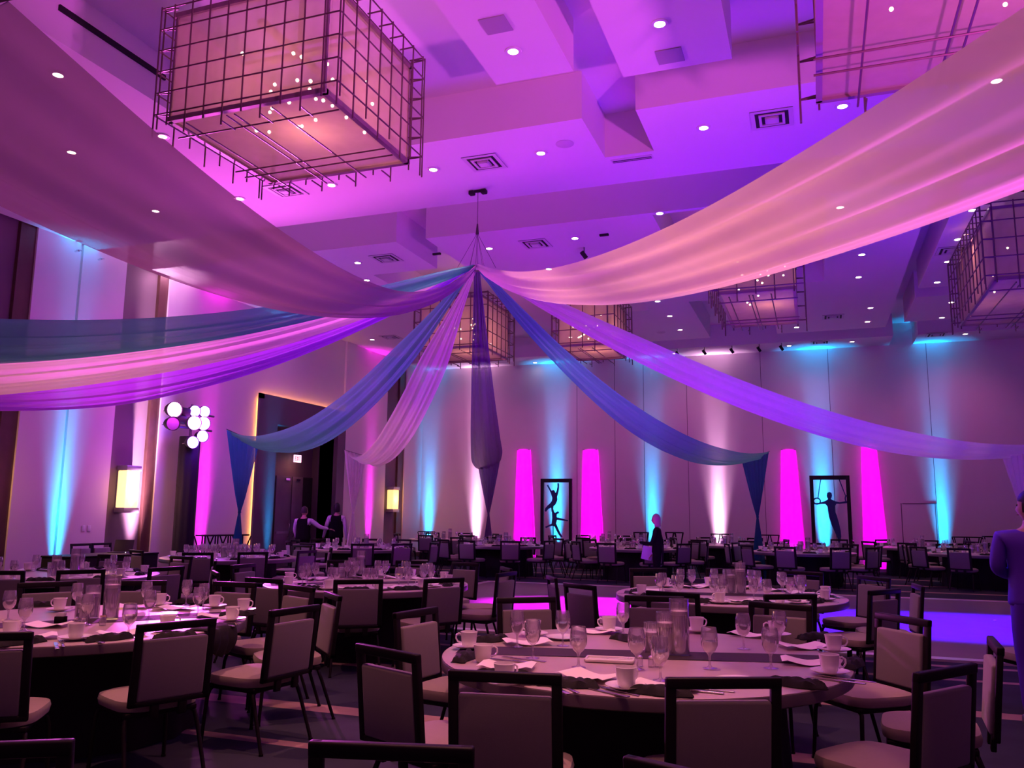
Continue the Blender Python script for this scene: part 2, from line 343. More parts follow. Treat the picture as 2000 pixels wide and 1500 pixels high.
# black slot diffuser in the side of the left ceiling block
tag(MB().box(-.012, .02, -.85, .85, -.035, .035).build('slot_diffuser', M_BLACK, loc=(-8.09, 7.42, 7.40)), 'long thin black slot vent in the upper left ceiling edge', 'vent')
# wall sconces
scs = []
for (yy, z0, z1, wd) in ((14.17, 1.55, 2.52, .38), (26.22, 1.62, 2.46, .42), (10.35, 1.55, 2.52, .38)):
    r = empty('wall_sconce', (XL-.12, yy, (z0+z1)/2)); h = (z1-z0)/2
    MB().rbox(.02, .26, -wd/2, wd/2, -h+.09, h-.09, .02).build('lit_shade', M_SCON if yy > 20 else M_SCONH, r)
    MB().rbox(0, .28, -wd/2-.02, wd/2+.02, -h-.02, -h+.09, .01).rbox(0, .28, -wd/2-.02, wd/2+.02, h-.09, h+.02, .01).box(0, .02, -wd/2, wd/2, -h, h).build('metal_bracket', M_MIRR, r)
    lamp('sconce_lamp', 'POINT', (.42, 0, 0), AMBER, 26, parent=r, shadow_soft_size=.2); scs.append(r)
    r['category'] = 'wall lamp'; r['group'] = 'box sconces on the left wall'
scs[0]['label'] = 'large glowing box sconce above the white beam on the left wall'
scs[1]['label'] = 'small amber box sconce on dark panel near the far left corner'
scs[2]['label'] = 'box sconce on the dark panel at the left picture edge'

# ---------------------------------------------------------------- ceiling fittings
def downlight(x, y, z=ZL):
    r = empty('recessed_downlight', (x, y, z))
    MB().lathe([(.062, -.010), (.075, -.014), (.098, -.010), (.102, 0), (.062, .0), (.062, -.010)], 24).build('trim_ring', M_DOWNR, r)
    MB().lathe([(.001, -.008), (.064, -.008), (.064, -.002), (.001, -.002)], 24).build('glowing_lens', M_DOWN, r)
    return r
dl = Proto(downlight(0, 0)); dls = []
DL = [(-3.15, 8.55), (-1.42, 8.56), (-3.71, 11.33), (-1.28, 11.27), (.54, 11.23), (-5.52, 11.36), (-7.41, 11.39), (-9.28, 11.41), (-8.77, 9.01), (-8.75, 7.19), (-10.5, 8.99), (-11.14, 11.42),
      (-9.25, 15.38), (-9.76, 16.66), (-6.14, 15.36), (-4.29, 15.29), (-5.41, 17.13), (2.33, 11.15), (2.81, 16.04), (2.81, 17.71), (2.83, 19.27), (2.83, 20.94), (3.41, 23.07), (3.41, 24.82), (4.34, 27.31),
      (1.09, 18.17), (1.10, 19.93), (1.52, 23.07), (1.53, 24.74), (-.64, 27.6), (1.23, 27.51), (-.35, 24.89), (-3.62, 20.7), (-3.59, 22.4), (-3.59, 24.23), (-4.33, 27.82), (-6.95, 24.24), (-9.38, 28.09), (-13.03, 22.73), (-9.7, 24.44), (.60, 15.15), (-2.46, 14.44)]
for i, (x, y) in enumerate(DL):
    o = dl.put((x, y, ZL)); o['category'] = 'ceiling light'; o['group'] = 'round recessed downlights'; dls.append(o)
rows = {}
for o in dls: rows.setdefault('nearest rows' if o.location.y < 10 else 'row before the hub' if o.location.y < 13 else 'rows above the drape hub' if o.location.y < 19 else 'distant rows' if o.location.y < 26 else 'row along the far wall', []).append(o)
for k, v in rows.items(): rank(v, 'round glowing recessed downlight in the ceiling', k)
# light of the recessed downlights (every third fitting carries a lamp, stronger)
DLP = [(-3.1, 8.5, 260), (-1.4, 8.5, 260), (-5.5, 11.3, 220), (-.6, 11.2, 160), (-8.8, 8.0, 260), (-10.5, 9.0, 200), (-9.3, 15.4, 200), (-4.3, 15.3, 130), (2.8, 17, 160), (1.3, 24, 180), (-3.6, 22.4, 200), (-7, 24.2, 200), (-11, 23, 200),
       (-1.1, 5.1, 330), (-5.2, 4.6, 330), (1.0, 5.4, 160), (-2.9, 2.8, 200), (.2, 1.8, 150), (-1, 20.5, 150), (3.3, 21.5, 150)]
for x, y, e_ in DLP:
    lamp('downlight_lamp', 'SPOT', (x, y, ZL-.05), WARM, e_*(2.4 if y < 7 else 1.3), aim=(x, y, 0), spot_size=radians(74), spot_blend=.9, shadow_soft_size=.07)
def vent(sz=.56):
    r = empty('square_air_vent', (0, 0, ZL)); h = sz/2
    MB().box(-h, h, -h, h, -.008, -.001).build('backing_plate', M_BLACK, r)
    f = MB()
    for k, (a, t) in enumerate(((h, .06), (h-.11, .035), (h-.19, .03))):
        z0, z1 = -.012-.012*k, -.006
        f.box(-a, a, -a, -a+t, z0, z1).box(-a, a, a-t, a, z0, z1).box(-a, -a+t, -a, a, z0, z1).box(a-t, a, -a, a, z0, z1)
    f.build('louvre_frame', M_VENT, r); MB().box(-.07, .07, -.07, .07, -.045, -.030).build('centre_plate', M_VENT, r)
    return r
vp = Proto(vent()); vs_ = []
for x, y in ((-4.65, 11.38), (-.36, 11.30), (-8.28, 11.35), (-8.50, 15.30), (-5.14, 15.38), (2.80, 18.45), (.62, 23.85), (.30, 27.35), (3.55, 27.2), (-12.3, 22.6)):
    o = vp.put((x, y, ZL)); o['category'] = 'vent'; o['group'] = 'square ceiling air vents'; vs_.append(o)
rank(vs_, 'square white ceiling vent with dark stepped louvres,', 'counting across the photo')
for i, (x, y, t) in enumerate(((-3.15, 7.98, 'grey square speaker grille on the left hanging ceiling block'), (-1.42, 9.25, 'grey square speaker grille on the right hanging ceiling block'))):
    o = MB().rbox(-.155, .155, -.155, .155, -.012, 0, .004).build('speaker_grille', mat('grey_grille', (.34, .31, .36), .6), loc=(x, y, ZL)); tag(o, t, 'speaker')
o = empty('linear_diffuser', (-2.45, 11.98, ZL), 0, 'narrow white linear vent in the ceiling behind the notch', 'vent')
MB().box(-.32, .32, -.07, .07, -.01, 0).build('frame', M_VENT, o); MB().box(-.30, .30, -.02, 0, -.014, -.01).box(-.30, .30, .03, .045, -.014, -.01).build('slot', M_BLACK, o)
for (px, py, t) in ((853, 496, 'small dark exit fitting on the ceiling step left of the hub'), (1180, 459, 'small dark ceiling fitting right of the hub')):
    P = atz(px, py, ZL-.02); P.z = ZL-.02
    tag(MB().rbox(-.09, .09, -.03, .03, -.02, .02, .006).build('ceiling_fitting', M_BLACK, loc=P), t, 'ceiling fitting')
for i, (px, py) in enumerate(((1103, 281), (1291, 649), (997, 657))):
    zz = ZH if px == 997 else ZL; P = atz(px, py, zz)
    tag(MB().lathe([(.001, -.012), (.12, -.012), (.135, -.004), (.135, 0)], 24).build('round_speaker', mat('ceiling_speaker', (.55, .50, .53), .7), loc=P), 'flush round ceiling speaker, ' + ('nearest, right of the hub vent', 'beside the far chandeliers', 'above the violet drape on far ceiling')[i], 'speaker')
# track spotlights along the wall strip
ts = []
for px, py in ((1323, 690), (1376, 689), (1430, 687), (1483, 684), (1527, 681), (1141, 498)):
    y = 27.1 if px != 1141 else 15.9
    P = at(px, py, 1, y); r = empty('track_spotlight', (P.x, y, ZL))
    MB().tube([(0, 0, 0), (0, 0, ZL*0-.10)], .012).build('stem', M_CHROME, r)
    MB().tube([(-.05, -.03, -.10), (.03, .05, -.22)], .045, 12).build('lamp_head', M_BLACK, r)
    r['category'] = 'spotlight'; r['group'] = 'small black ceiling spotlights'; ts.append(r)
rank(ts, 'small black spotlight', 'under the far ceiling')

# ---------------------------------------------------------------- chandeliers
def chandelier(x0, x1, y0, y1, z0, z1, n=14, cell=.235, wr=.0088, glow=60, label='', seed=1):
    cx, cy = (x0+x1)/2, (y0+y1)/2; r = empty('cage_chandelier', (cx, cy, z0), 0, label, 'chandelier', 'organza box chandeliers in wire cages')
    a, b_, H = (x1-x0)/2, (y1-y0)/2, z1-z0; rnd = random.Random(seed)
    for nm, (p, q, s, t) in (('shade_panel', (-a, a, -b_, -b_)), ('shade_panel', (-a, a, b_, b_)), ('shade_panel', (-a, -a, -b_, b_)), ('shade_panel', (a, a, -b_, b_))):
        MB().add([(p, s, .02), (q, t, .02), (q, t, H), (p, s, H)] if s == t else [(p, s, .02), (p, t, .02), (p, t, H), (p, s, H)], [(0, 1, 2, 3)]).build(nm, M_SHADE, r)
    MB().add([(-a, -b_, .03), (a, -b_, .03), (a, b_, .03), (-a, b_, .03)], [(0, 1, 2, 3)]).build('bottom_diffuser', M_SHADE, r)
    f = MB(); t = .028
    for z in (0, H-.03):
        f.box(-a-t, a+t, -b_-t, -b_+t, z, z+.05).box(-a-t, a+t, b_-t, b_+t, z, z+.05).box(-a-t, -a+t, -b_, b_, z, z+.05).box(a-t, a+t, -b_, b_, z, z+.05)
    for sx in (-a, a):
        for sy in (-b_, b_): f.box(sx-.012, sx+.012, sy-.012, sy+.012, 0, H)
    f.box(-a, a, -.02, .02, H-.03, H); f.build('box_frame', M_SHADEF, r)
    f = MB(); g = .17
    nx, ny, nz = max(3, round((2*a)/cell)), max(3, round((2*b_)/cell)), max(3, round(H/cell))
    def bar(p, q): f.tube([p, q], wr, 5)
    for s in (-1, 1):
        for k in range(nx+1):
            x = -a+2*a*k/nx; lo = -.16 if k % 2 else -.05; bar((x, s*(b_+.05), lo), (x, s*(b_+.05), H+.1))
            if k % 2: bar((x, s*(b_+.05), lo+.05), (x, s*(b_-.16), lo+.05))
        for k in range(ny+1):
            y = -b_+2*b_*k/ny; lo = -.16 if k % 2 else -.05; bar((s*(a+g), y, lo), (s*(a+g), y, H+.1))
            bar((s*(a+g), y, H+.08), (s*a, y, H+.08))
        for k in range(nz+1):
            z = .08+H*k/nz; bar((-a-g, s*(b_+.05), z), (a+g, s*(b_+.05), z)); bar((s*(a+g), -b_-.05, z), (s*(a+g), b_+.05, z))
        for sy in (-1, 1):
            bar((s*(a+g), sy*(b_+.05), -.16), (s*(a+g), sy*(b_+.05), H+.1))
            if s < 0 or sy > 0:
                for k in range(nz+1): z = .08+H*k/nz; bar((s*(a+g), sy*(b_+.05), z), (s*a, sy*b_, z))
    for x in (-a*.72, -a*.18, -a*.08, a*.40): bar((x, -b_-.05, -.07), (x, b_+.05, -.07))
    for y in (-b_*.78, b_*.30, b_*.5): bar((-a-.05, y, -.08), (a+.05, y, -.08))
    f.build('wire_cage', M_CAGE, r)
    MB().tube([(0, 0, H), (0, 0, ZH-z0)], .03).lathe([(.12, ZH-z0-.06), (.12, ZH-z0)], 16).build('ceiling_stem', M_CHROME, r)
    MB().box(-a*.8, a*.8, -.04, .04, H*.86, H*.90).box(-.04, .04, -b_*.8, b_*.8, H*.86, H*.90).build('lamp_bar', M_SHADEF, r)
    bw_ = MB()
    for k in range(n):
        x, y, z = rnd.uniform(-a*.75, a*.75), rnd.uniform(-b_*.75, b_*.75), rnd.uniform(.25, .72)*H
        MB().ball((x, y, z), .019, 8, 6).build('bulb', M_BULB, r); bw_.tube([(x, y, z), (x, y, H*.88)], .0025, 4)
    bw_.build('bulb_wires', M_CHROME, r)
    lamp('chandelier_lamp', 'POINT', (.3*a, -.2*b_, H*.30), (1, .40, .28), glow*.36, parent=r, shadow_soft_size=.25)
    return r
chandelier(-6.03, -4.21, 6.28, 7.97, 5.5, 6.68, 26, glow=75, label='large nearest wire caged box chandelier glowing at upper left', seed=3)
chandelier(.18, 2.6, 5.2, 7.97, 5.5, 6.68, 12, cell=.42, wr=.011, glow=50, label='large caged box chandelier cut by the upper right picture edge', seed=5)
chandelier(-1.50, -.22, 14.85, 17.64, 5.5, 6.68, 14, cell=.30, wr=.012, glow=60, label='caged chandelier with pink reflections below the large pink drape', seed=8)
A0 = atz(764, 690, 5.5); A1 = atz(906, 678, 5.5)
chandelier(-8.95, -7.35, 17.95, 19.75, 5.5, 6.75, 14, cell=.28, wr=.012, glow=75, label='caged chandelier behind the teal and white drapes at centre left', seed=9)
chandelier(-5.60, -4.42, 18.55, 20.45, 5.5, 6.75, 12, cell=.30, wr=.012, glow=75, label='caged chandelier behind the white drape right of the hub', seed=12)
chandelier(2.95, 4.9, 15.3, 18.9, 5.5, 6.75, 10, cell=.34, wr=.012, glow=45, label='caged chandelier at the right picture edge under the ceiling', seed=14)

for px, py, t in ((147, 491, 'left'), (192, 507, 'right')):
    P = at(px, py, 0, XL); o = empty('wall_sprinkler', (XL, P.y, min(P.z, 6.85)), 0, 'small cyan lit sprinkler head high on the left wall, ' + t + ' one of two', 'sprinkler')
    MB().tube([(0, 0, 0), (.10, 0, 0)], .02, 8).build('pipe', M_STEEL, o); MB().lathe([(.001, .05), (.05, .045), (.05, .035), (.001, .03)], 12, (.10, 0, -.03)).build('deflector', M_STEEL, o)
# ---------------------------------------------------------------- drapes
HUB = Vector((-5.17, 12.38, 5.62))
hb = empty('drape_hub', HUB, 0, 'thin metal hub ring hung on wires where all drapes gather', 'rigging')
MB().lathe([(.13, -.01), (.15, -.01), (.15, .02), (.13, .02), (.13, -.01)], 24).build('hub_ring', M_CHROME, hb)
wz = MB()
for a in range(6): wz.tube([(.14*cos(a*pi/3), .14*sin(a*pi/3), 0), (0, 0, .62)], .0035, 4)
for a in (200, 20): wz.tube([(.32*cos(radians(a)), .32*sin(radians(a)), .02), (0, 0, .62)], .0035, 4)
wz.build('bridle_wires', M_CHROME, hb)
MB().tube([(0, 0, .60), (0, 0, .78)], [.03, .012]).tube([(0, 0, .7), (0, 0, 1.36)], .005, 5).build('lifting_cable', M_STEM, hb)
MB().rbox(-.16, -.06, -.05, .05, 1.30, 1.375, .02).rbox(.06, .16, -.05, .05, 1.30, 1.375, .02).box(-.07, .07, -.02, .02, 1.34, 1.375).build('ceiling_clamp', M_BLACK, hb)
KN = (0, .08, .25, .5, .75, 1)
def lerp(x, xs, ys):
    for i in range(len(xs)-1):
        if x <= xs[i+1]:
            t = (x-xs[i])/(xs[i+1]-xs[i]); t = t*t*(3-2*t) if False else t
            return ys[i]+(ys[i+1]-ys[i])*t
    return ys[-1]
def drape(name, p, m, mt, label, folds=5, tail=True, seed=0, tp=1.57, amp=.045):
    ex, ey, ez, sag, skew = p[:5]; ws = p[5:11]; r0, r1 = p[11:13]
    E = Vector((ex, ey, 0)); d = Vector((ex-HUB.x, ey-HUB.y, 0)); L = d.length; u = d/L; n = Vector((-u.y, u.x, 0)); rnd = random.Random(seed)
    ph = [rnd.uniform(0, 6.28) for _ in range(4)]; N, K = 96, 40; vs = []
    for i in range(N+1):
        t = i/N; C = Vector((HUB.x, HUB.y, 0)) + d*t + u*(.12*(1-t)); z = HUB.z+(ez-HUB.z)*t-4*sag*t*(1-t)*(1+skew*(2*t-1))
        w = sum(lerp(min(1, max(0, t+o_)), KN, ws) for o_ in (-.04, -.02, 0, .02, .04))/5; w = max(w, .05); rr = r0+(r1-r0)*t
        side = n*cos(rr) + Vector((0, 0, sin(rr))); nor = u.cross(side); nor = nor if nor.z > 0 else -nor
        for k in range(K+1):
            v = k/K-.5
            f = amp*(1.1-.5*t)*min(1, w/.35)*(sin(2*pi*folds*v+ph[0]+1.3*sin(2.2*t+ph[2]))*.6+.4*sin(2*pi*folds*1.7*v+ph[1]+2*t)+.35*sin(2*pi*folds*.45*v+ph[3]-1.5*t))
            f *= min(1, (0.5-abs(v))*6+.25); cup = -.11*w*(1-(2*v)**2)
            vs.append(C + Vector((0, 0, z)) + side*(v*w) + Vector((0, 0, cup)) + nor*f)
    fs = [(i*(K+1)+k, i*(K+1)+k+1, (i+1)*(K+1)+k+1, (i+1)*(K+1)+k) for i in range(N) for k in range(K)]
    r = empty(name, (ex, ey, 0), 0, label, 'drape'); off = Vector((ex, ey, 0))
    MB().add([v-off for v in vs], fs, True).build('swag', m, r)
    w = ws[5]; side = n*cos(r1) + Vector((0, 0, sin(r1)))
    MB().tube([side*(-w/2-.02)+Vector((0, 0, ez+.005)), side*(w/2+.02)+Vector((0, 0, ez+.005))], .008, 6).build('end_rod', M_CHROME, r)
    if tail:
        vs = []; N, K = 44, 30
        for i in range(N+1):
            z = ez*(1-i/N)
            if z > tp: q = (z-tp)/(ez-tp); wd = .05+(w-.05)*q**.92; sk = q
            else: q = (tp-z)/tp; wd = .05+.42*q**.9; sk = 0
            for k in range(K+1):
                v = k/K-.5; base = n*(v*wd*cos(r1)) + Vector((0, 0, sin(r1)*v*wd*(1 if z > tp else 0)))
                vs.append(base + u*(.028*sin(2*pi*6*v+ph[0])*min(1, wd/.25)+.03*(.5-abs(v))) + Vector((0, 0, max(z, .012))))
        fs = [(i*(K+1)+k, i*(K+1)+k+1, (i+1)*(K+1)+k+1, (i+1)*(K+1)+k) for i in range(N) for k in range(K)]
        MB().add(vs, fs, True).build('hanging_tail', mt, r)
        MB().lathe([(.030, -.02), (.036, 0), (.030, .02)], 12, (0, 0, tp)).build('tie_band', mt, r)
    return r
DR = [
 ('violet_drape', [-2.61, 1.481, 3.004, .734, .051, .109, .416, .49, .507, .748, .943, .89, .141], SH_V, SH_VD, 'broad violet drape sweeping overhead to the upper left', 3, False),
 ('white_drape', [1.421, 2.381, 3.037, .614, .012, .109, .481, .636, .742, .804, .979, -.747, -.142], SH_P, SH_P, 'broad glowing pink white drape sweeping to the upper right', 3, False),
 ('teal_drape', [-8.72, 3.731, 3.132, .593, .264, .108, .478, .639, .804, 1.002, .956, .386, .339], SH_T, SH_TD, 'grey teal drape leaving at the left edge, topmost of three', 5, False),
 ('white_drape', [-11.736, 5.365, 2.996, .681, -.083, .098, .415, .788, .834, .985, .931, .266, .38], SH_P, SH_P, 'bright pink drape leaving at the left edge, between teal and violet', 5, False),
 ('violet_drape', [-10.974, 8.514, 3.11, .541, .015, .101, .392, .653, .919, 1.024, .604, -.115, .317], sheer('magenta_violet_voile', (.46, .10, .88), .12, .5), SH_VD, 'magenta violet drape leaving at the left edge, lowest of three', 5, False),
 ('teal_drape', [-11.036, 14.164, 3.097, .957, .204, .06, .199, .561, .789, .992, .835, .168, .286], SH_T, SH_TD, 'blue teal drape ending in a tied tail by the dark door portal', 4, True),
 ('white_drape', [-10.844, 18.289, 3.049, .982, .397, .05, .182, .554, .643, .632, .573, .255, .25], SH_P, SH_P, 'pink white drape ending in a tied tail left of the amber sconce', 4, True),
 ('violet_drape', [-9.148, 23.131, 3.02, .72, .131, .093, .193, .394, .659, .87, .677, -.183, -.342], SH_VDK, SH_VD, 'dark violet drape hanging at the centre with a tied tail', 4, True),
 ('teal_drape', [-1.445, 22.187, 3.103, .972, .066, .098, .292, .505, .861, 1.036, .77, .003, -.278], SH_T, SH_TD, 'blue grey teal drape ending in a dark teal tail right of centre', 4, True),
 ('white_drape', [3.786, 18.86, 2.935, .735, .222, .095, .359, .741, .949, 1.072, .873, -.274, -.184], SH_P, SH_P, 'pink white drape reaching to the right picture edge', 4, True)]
for i, (nm, p, m, mt, lb, fo, tl) in enumerate(DR): drape(nm, p, m, mt, lb, fo, tl, seed=i+2)

# ---------------------------------------------------------------- uplights and lit columns on the walls
def can(x, y, col, en, aim, z=.12, size=20, blend=.8, cat_='floor light'):
    r = empty('floor_uplight', (x, y, 0)); r['category'] = cat_; r['group'] = 'wash lights standing on the floor by the walls'
    MB().lathe([(.001, .02), (.09, .02), (.10, .05), (.10, .20), (.085, .20), (.085, .17), (.001, .17)], 18).build('can_body', M_BLACK, r)
    MB().lathe([(.001, .172), (.084, .172), (.084, .178), (.001, .178)], 18).build('lens', bpy.data.materials.get('lens_%s' % col[0]) or mat('lens_%s' % col[0], (.8, .8, .8), .4, emit=col, es=3), r)
    MB().box(-.12, .12, -.03, .03, 0, .02).box(-.115, -.10, -.02, .02, 0, .14).box(.10, .115, -.02, .02, 0, .14).build('yoke', M_BLACK, r)
    return r
cans = []
FW_ = [(822, CYAN, 1), (930, PINKW, 1), (1087, CYAN, 1.6), (1275, CYAN, 1), (1405, PINKW, 1), (1610, CYAN, 1.6), (1842, CYAN, 1)]
def twin(r, x, y, col, k, nx, ny, e=.15, nf=1):                           # a wide low lobe and a tight long throw from the same can
    for nm, sz, bl, en, hz in (('uplight_lamp', 26, 1, 2300, 2.6), ('uplight_lamp', 12, .9, 7500, 4.0)):
        o = lamp(nm, 'SPOT', (x, y, .24), col, en*k*(nf if sz < 20 else 1), aim=(x+nx*e, y+ny*e, hz), spot_size=radians(sz), spot_blend=bl, shadow_soft_size=.12)
        o.parent = r; o.matrix_parent_inverse = Matrix.Translation((-x, -y, 0))
for px, col, k in FW_:
    P = at(px, 1040, 1, YF); x = max(P.x, XL+.35); r = can(x, YF-.16, col, 0, None); twin(r, x, YF-.16, col, k, 0, 1); cans.append(r)
for y, col, k in ((12.48, CYAN, 1.1), (14.48, PINKW, 6), (16.55, MAG, .7), (24.6, MAG, .6)):
    r = can(XL+.16, y, col, 0, None); twin(r, XL+.16 if k < 5 else XL+.04, y, col, k, -1, 0, nf=.35 if k > 5 else 1); cans.append(r)
r = can(XL+.30, 19.0, CYAN, 0, None); twin(r, XL+.30, 19.0, CYAN, .6, -1, 0); cans.append(r)
rank(cans, 'small black wash light on the floor', 'throwing colour up the wall')
# magenta tinted fabric columns lit magenta from inside
M_TUBE = mat('magenta_light_tube', (1, .5, 1), .5, emit=(1, .0, .92), es=110)
M_STRETCH = sheer('magenta_stretch_fabric', (.85, .26, .82), 0, .6)
cols = []
for (a, b_, c_, d_, top) in ((1010, 1035, 1003, 1043, 878), (1138, 1167, 1134, 1177, 878), (1525, 1554, 1524, 1571, 878), (1682, 1711, 1686, 1733, 868)):
    y = YF-.16; z1 = at(a, top, 1, y).z; x0, x1, x2, x3 = at(a, top, 1, y).x, at(b_, top, 1, y).x, at(c_, 1050, 1, y).x, at(d_, 1050, 1, y).x
    e0 = x2+(x2-x0)*.35; e1 = x3+(x3-x1)*.35; cx = (e0+e1)/2
    r = empty('fabric_column', (cx, y, 0)); r['category'] = 'column'; r['group'] = 'stretched fabric columns beside the silhouette frames'
    vs = []
    for i in range(13):
        q = i/12; xa, xb2 = e0+(x0-e0)*q, e1+(x1-e1)*q
        for k in range(9): v = k/8; vs.append((xa+(xb2-xa)*v-cx, -.05*sin(pi*v), .02+(z1-.02)*q))
    nv = len(vs); vs += [(v_[0], .08+.5*(.0-v_[1])*0, v_[2]) for v_ in vs]; q9 = [(i*9+k, i*9+k+1, (i+1)*9+k+1, (i+1)*9+k) for i in range(12) for k in range(8)]
    q9 += [tuple(nv+j for j in f) for f in q9] + [(i*9+k, i*9+k+nv, (i+1)*9+k+nv, (i+1)*9+k) for i in range(12) for k in (0, 8)]
    MB().add(vs, q9, True).build('stretch_fabric', M_STRETCH, r)
    MB().rbox(e0-cx-.03, e1-cx+.03, -.08, .09, 0, .03, .006).box(x0-cx, x1-cx, -.02, .08, z1-.02, z1).build('end_plate', M_MIRR, r); cols.append(r)
    MB().tube([((e0+e1)/2-cx, .02, .05), ((x0+x1)/2-cx, .02, z1-.04)], .012, 8).build('light_tube', M_TUBE, r)
for r, t in zip(cols, ('left of the two dancers frame', 'right of the two dancers frame', 'left of the rings gymnast frame', 'right of the rings gymnast frame')): r['label'] = 'tall magenta lit fabric column ' + t
# silhouette frames
def frame(px0, px1, ytop, polys, label, extra=None):
    y = YF-.75; z1 = at(px0, ytop, 1, y).z; x0, x1 = at(px0, ytop, 1, y).x, at(px1, ytop, 1, y).x; cx = (x0+x1)/2
    r = empty('silhouette_frame', (cx, y, 0), 0, label, 'display'); w = (x1-x0)/2
    MB().rbox(-w, -w+.11, -.05, .05, 0, z1, .006).rbox(w-.11, w, -.05, .05, 0, z1, .006).rbox(-w+.1, w-.1, -.05, .05, z1-.13, z1, .006).rbox(-w, w, -.05, .05, 0, .1, .006).build('black_frame', M_BLACK, r)
    MB().rbox(-w-.02, -w+.13, -.25, .25, 0, .04, .006).rbox(w-.13, w+.02, -.25, .25, 0, .04, .006).build('foot', M_BLACK, r)
    for nm, (ox, oy, sc), poly in polys:
        pts = [at(ox+a/sc, oy+b_/sc, 1, y) for a, b_ in poly]; pts = [(p.x-cx, p.z) for p in pts]
        MB().prism(pts, lambda p: (p[0], -.012, p[1]), lambda p: (p[0], .012, p[1])).build(nm, mat('cutout_blue_black', (.018, .05, .16), .6), r)
    return r, cx, y
UPD = [(1072, 392), (1082, 388), (1100, 420), (1111, 436), (1121, 427), (1133, 434), (1137, 448), (1143, 450), (1150, 432), (1156, 400), (1155, 376), (1164, 372), (1168, 385), (1167, 420), (1160, 455), (1152, 480), (1155, 505), (1141, 540), (1124, 556), (1118, 600), (1110, 600), (1106, 566), (1084, 576), (1066, 598), (1055, 592), (1061, 570), (1080, 548), (1100, 530), (1112, 512), (1116, 490), (1109, 470), (1103, 450), (1090, 424)]
LOD = [(1112, 585), (1124, 580), (1130, 602), (1141, 606), (1148, 598), (1160, 594), (1169, 602), (1164, 612), (1150, 618), (1150, 640), (1180, 648), (1238, 664), (1236, 673), (1180, 664), (1152, 662), (1145, 690), (1162, 730), (1176, 765), (1196, 792), (1182, 796), (1160, 770), (1145, 740), (1134, 714), (1118, 707), (1090, 714), (1066, 726), (1060, 715), (1088, 702), (1110, 692), (1115, 650)]
POST = [(1118, 705), (1125, 705), (1125, 870), (1118, 870)]
frame(1056.5, 1117.5, 935, [('upper_dancer', (800, 850, 4), UPD), ('lower_dancer', (800, 850, 4), LOD), ('support_post', (800, 850, 4), POST)], 'black upright frame holding a cutout of two leaping dancers')
def ell(cx, cy, rx, ry, n=20, a0=0, a1=2*pi): return [(cx+rx*cos(a0+(a1-a0)*k/n), cy+ry*sin(a0+(a1-a0)*k/n)) for k in range(n)]
GYM = [(287, 522), (292, 500), (310, 492), (328, 500), (334, 522), (330, 540), (323, 552), (332, 560), (362, 573), (400, 582), (452, 572), (474, 577), (474, 589), (440, 592), (400, 596), (371, 596), (358, 620), (360, 660), (376, 700), (393, 760), (409, 830), (414, 880), (402, 940), (388, 940), (379, 890), (358, 840), (330, 780), (308, 710), (299, 660), (295, 620), (276, 598), (240, 598), (200, 603), (180, 599), (180, 589), (220, 587), (260, 576), (292, 562), (299, 552), (290, 538)]
fr, cx, y = frame(1580.5, 1659, 929, [('gymnast', (1550, 850, 4.444), GYM), ('strap', (1550, 850, 4.444), [(232, 378), (240, 378), (214, 552), (206, 552)]), ('strap', (1550, 850, 4.444), [(388, 378), (398, 378), (456, 528), (448, 530)]), ('support_post', (1550, 850, 4.444), [(392, 930), (400, 930), (402, 1020), (394, 1020)])], 'black upright frame holding a cutout gymnast on the rings')
for a, b_, rx in ((203, 572, 26), (460, 552, 10)):
    P = at(1550+a/4.444, 850+b_/4.444, 1, y); R1 = rx/4.444/FPX*27.5; R2 = 24/4.444/FPX*27.5
    MB().tube([(P.x-cx+R1*cos(t*pi/12), 0, P.z+R2*sin(t*pi/12)) for t in range(25)], .022, 6).build('gym_ring', mat('cutout_blue_black', (0, 0, 0)), fr)

# ---------------------------------------------------------------- stage light tower
TX = XL+.55; py0 = at(349, 980, 0, TX).y; py1 = at(376, 980, 0, TX).y
tw = empty('lighting_tower', (TX, (py0+py1)/2, 0), 0, 'black draped light tower by the left wall carrying stage lights', 'light stand')
hw = (py1-py0)/2; zt = at(360, 852, 0, TX).z
vs = []
for i in range(2):
    for k in range(40): t = 2*pi*k/40; rr = 1+.05*sin(9*t); vs.append((.22*cos(t)*rr, hw*sin(t)*rr*1.02, .01 if i == 0 else zt))
MB().add(vs, [(k, (k+1) % 40, 40+(k+1) % 40, 40+k) for k in range(40)]+[tuple(range(40, 80))], True).build('black_drape', M_SKIRT, tw)
MB().tube([(0, 0, 0), (0, 0, zt+.75)], .03).tube([(0, -.5, zt+.55), (0, .75, zt+.55)], .025).tube([(0, -.45, zt+.2), (0, .7, zt+.2)], .025).build('truss_pole', M_CHROME, tw)
heads = [(340, 800, .17, 1), (380, 803, .13, 2), (399, 804, .13, 2), (379, 826, .16, 1), (397, 827, .155, 1), (395, 852, .135, 2), (376, 864, .135, 2), (337, 827, .15, 0), (365, 806, .10, 3), (357, 820, .09, 3)]
M_HP = mat('stage_lens_pink', (1, .8, 1), .5, emit=(1, .55, .95), es=9); M_HB = mat('stage_lens_violet', (.8, .8, 1), .5, emit=(.55, .35, 1), es=9); M_HO = mat('stage_lens_off', (.28, .12, .36), .4)
hs = []
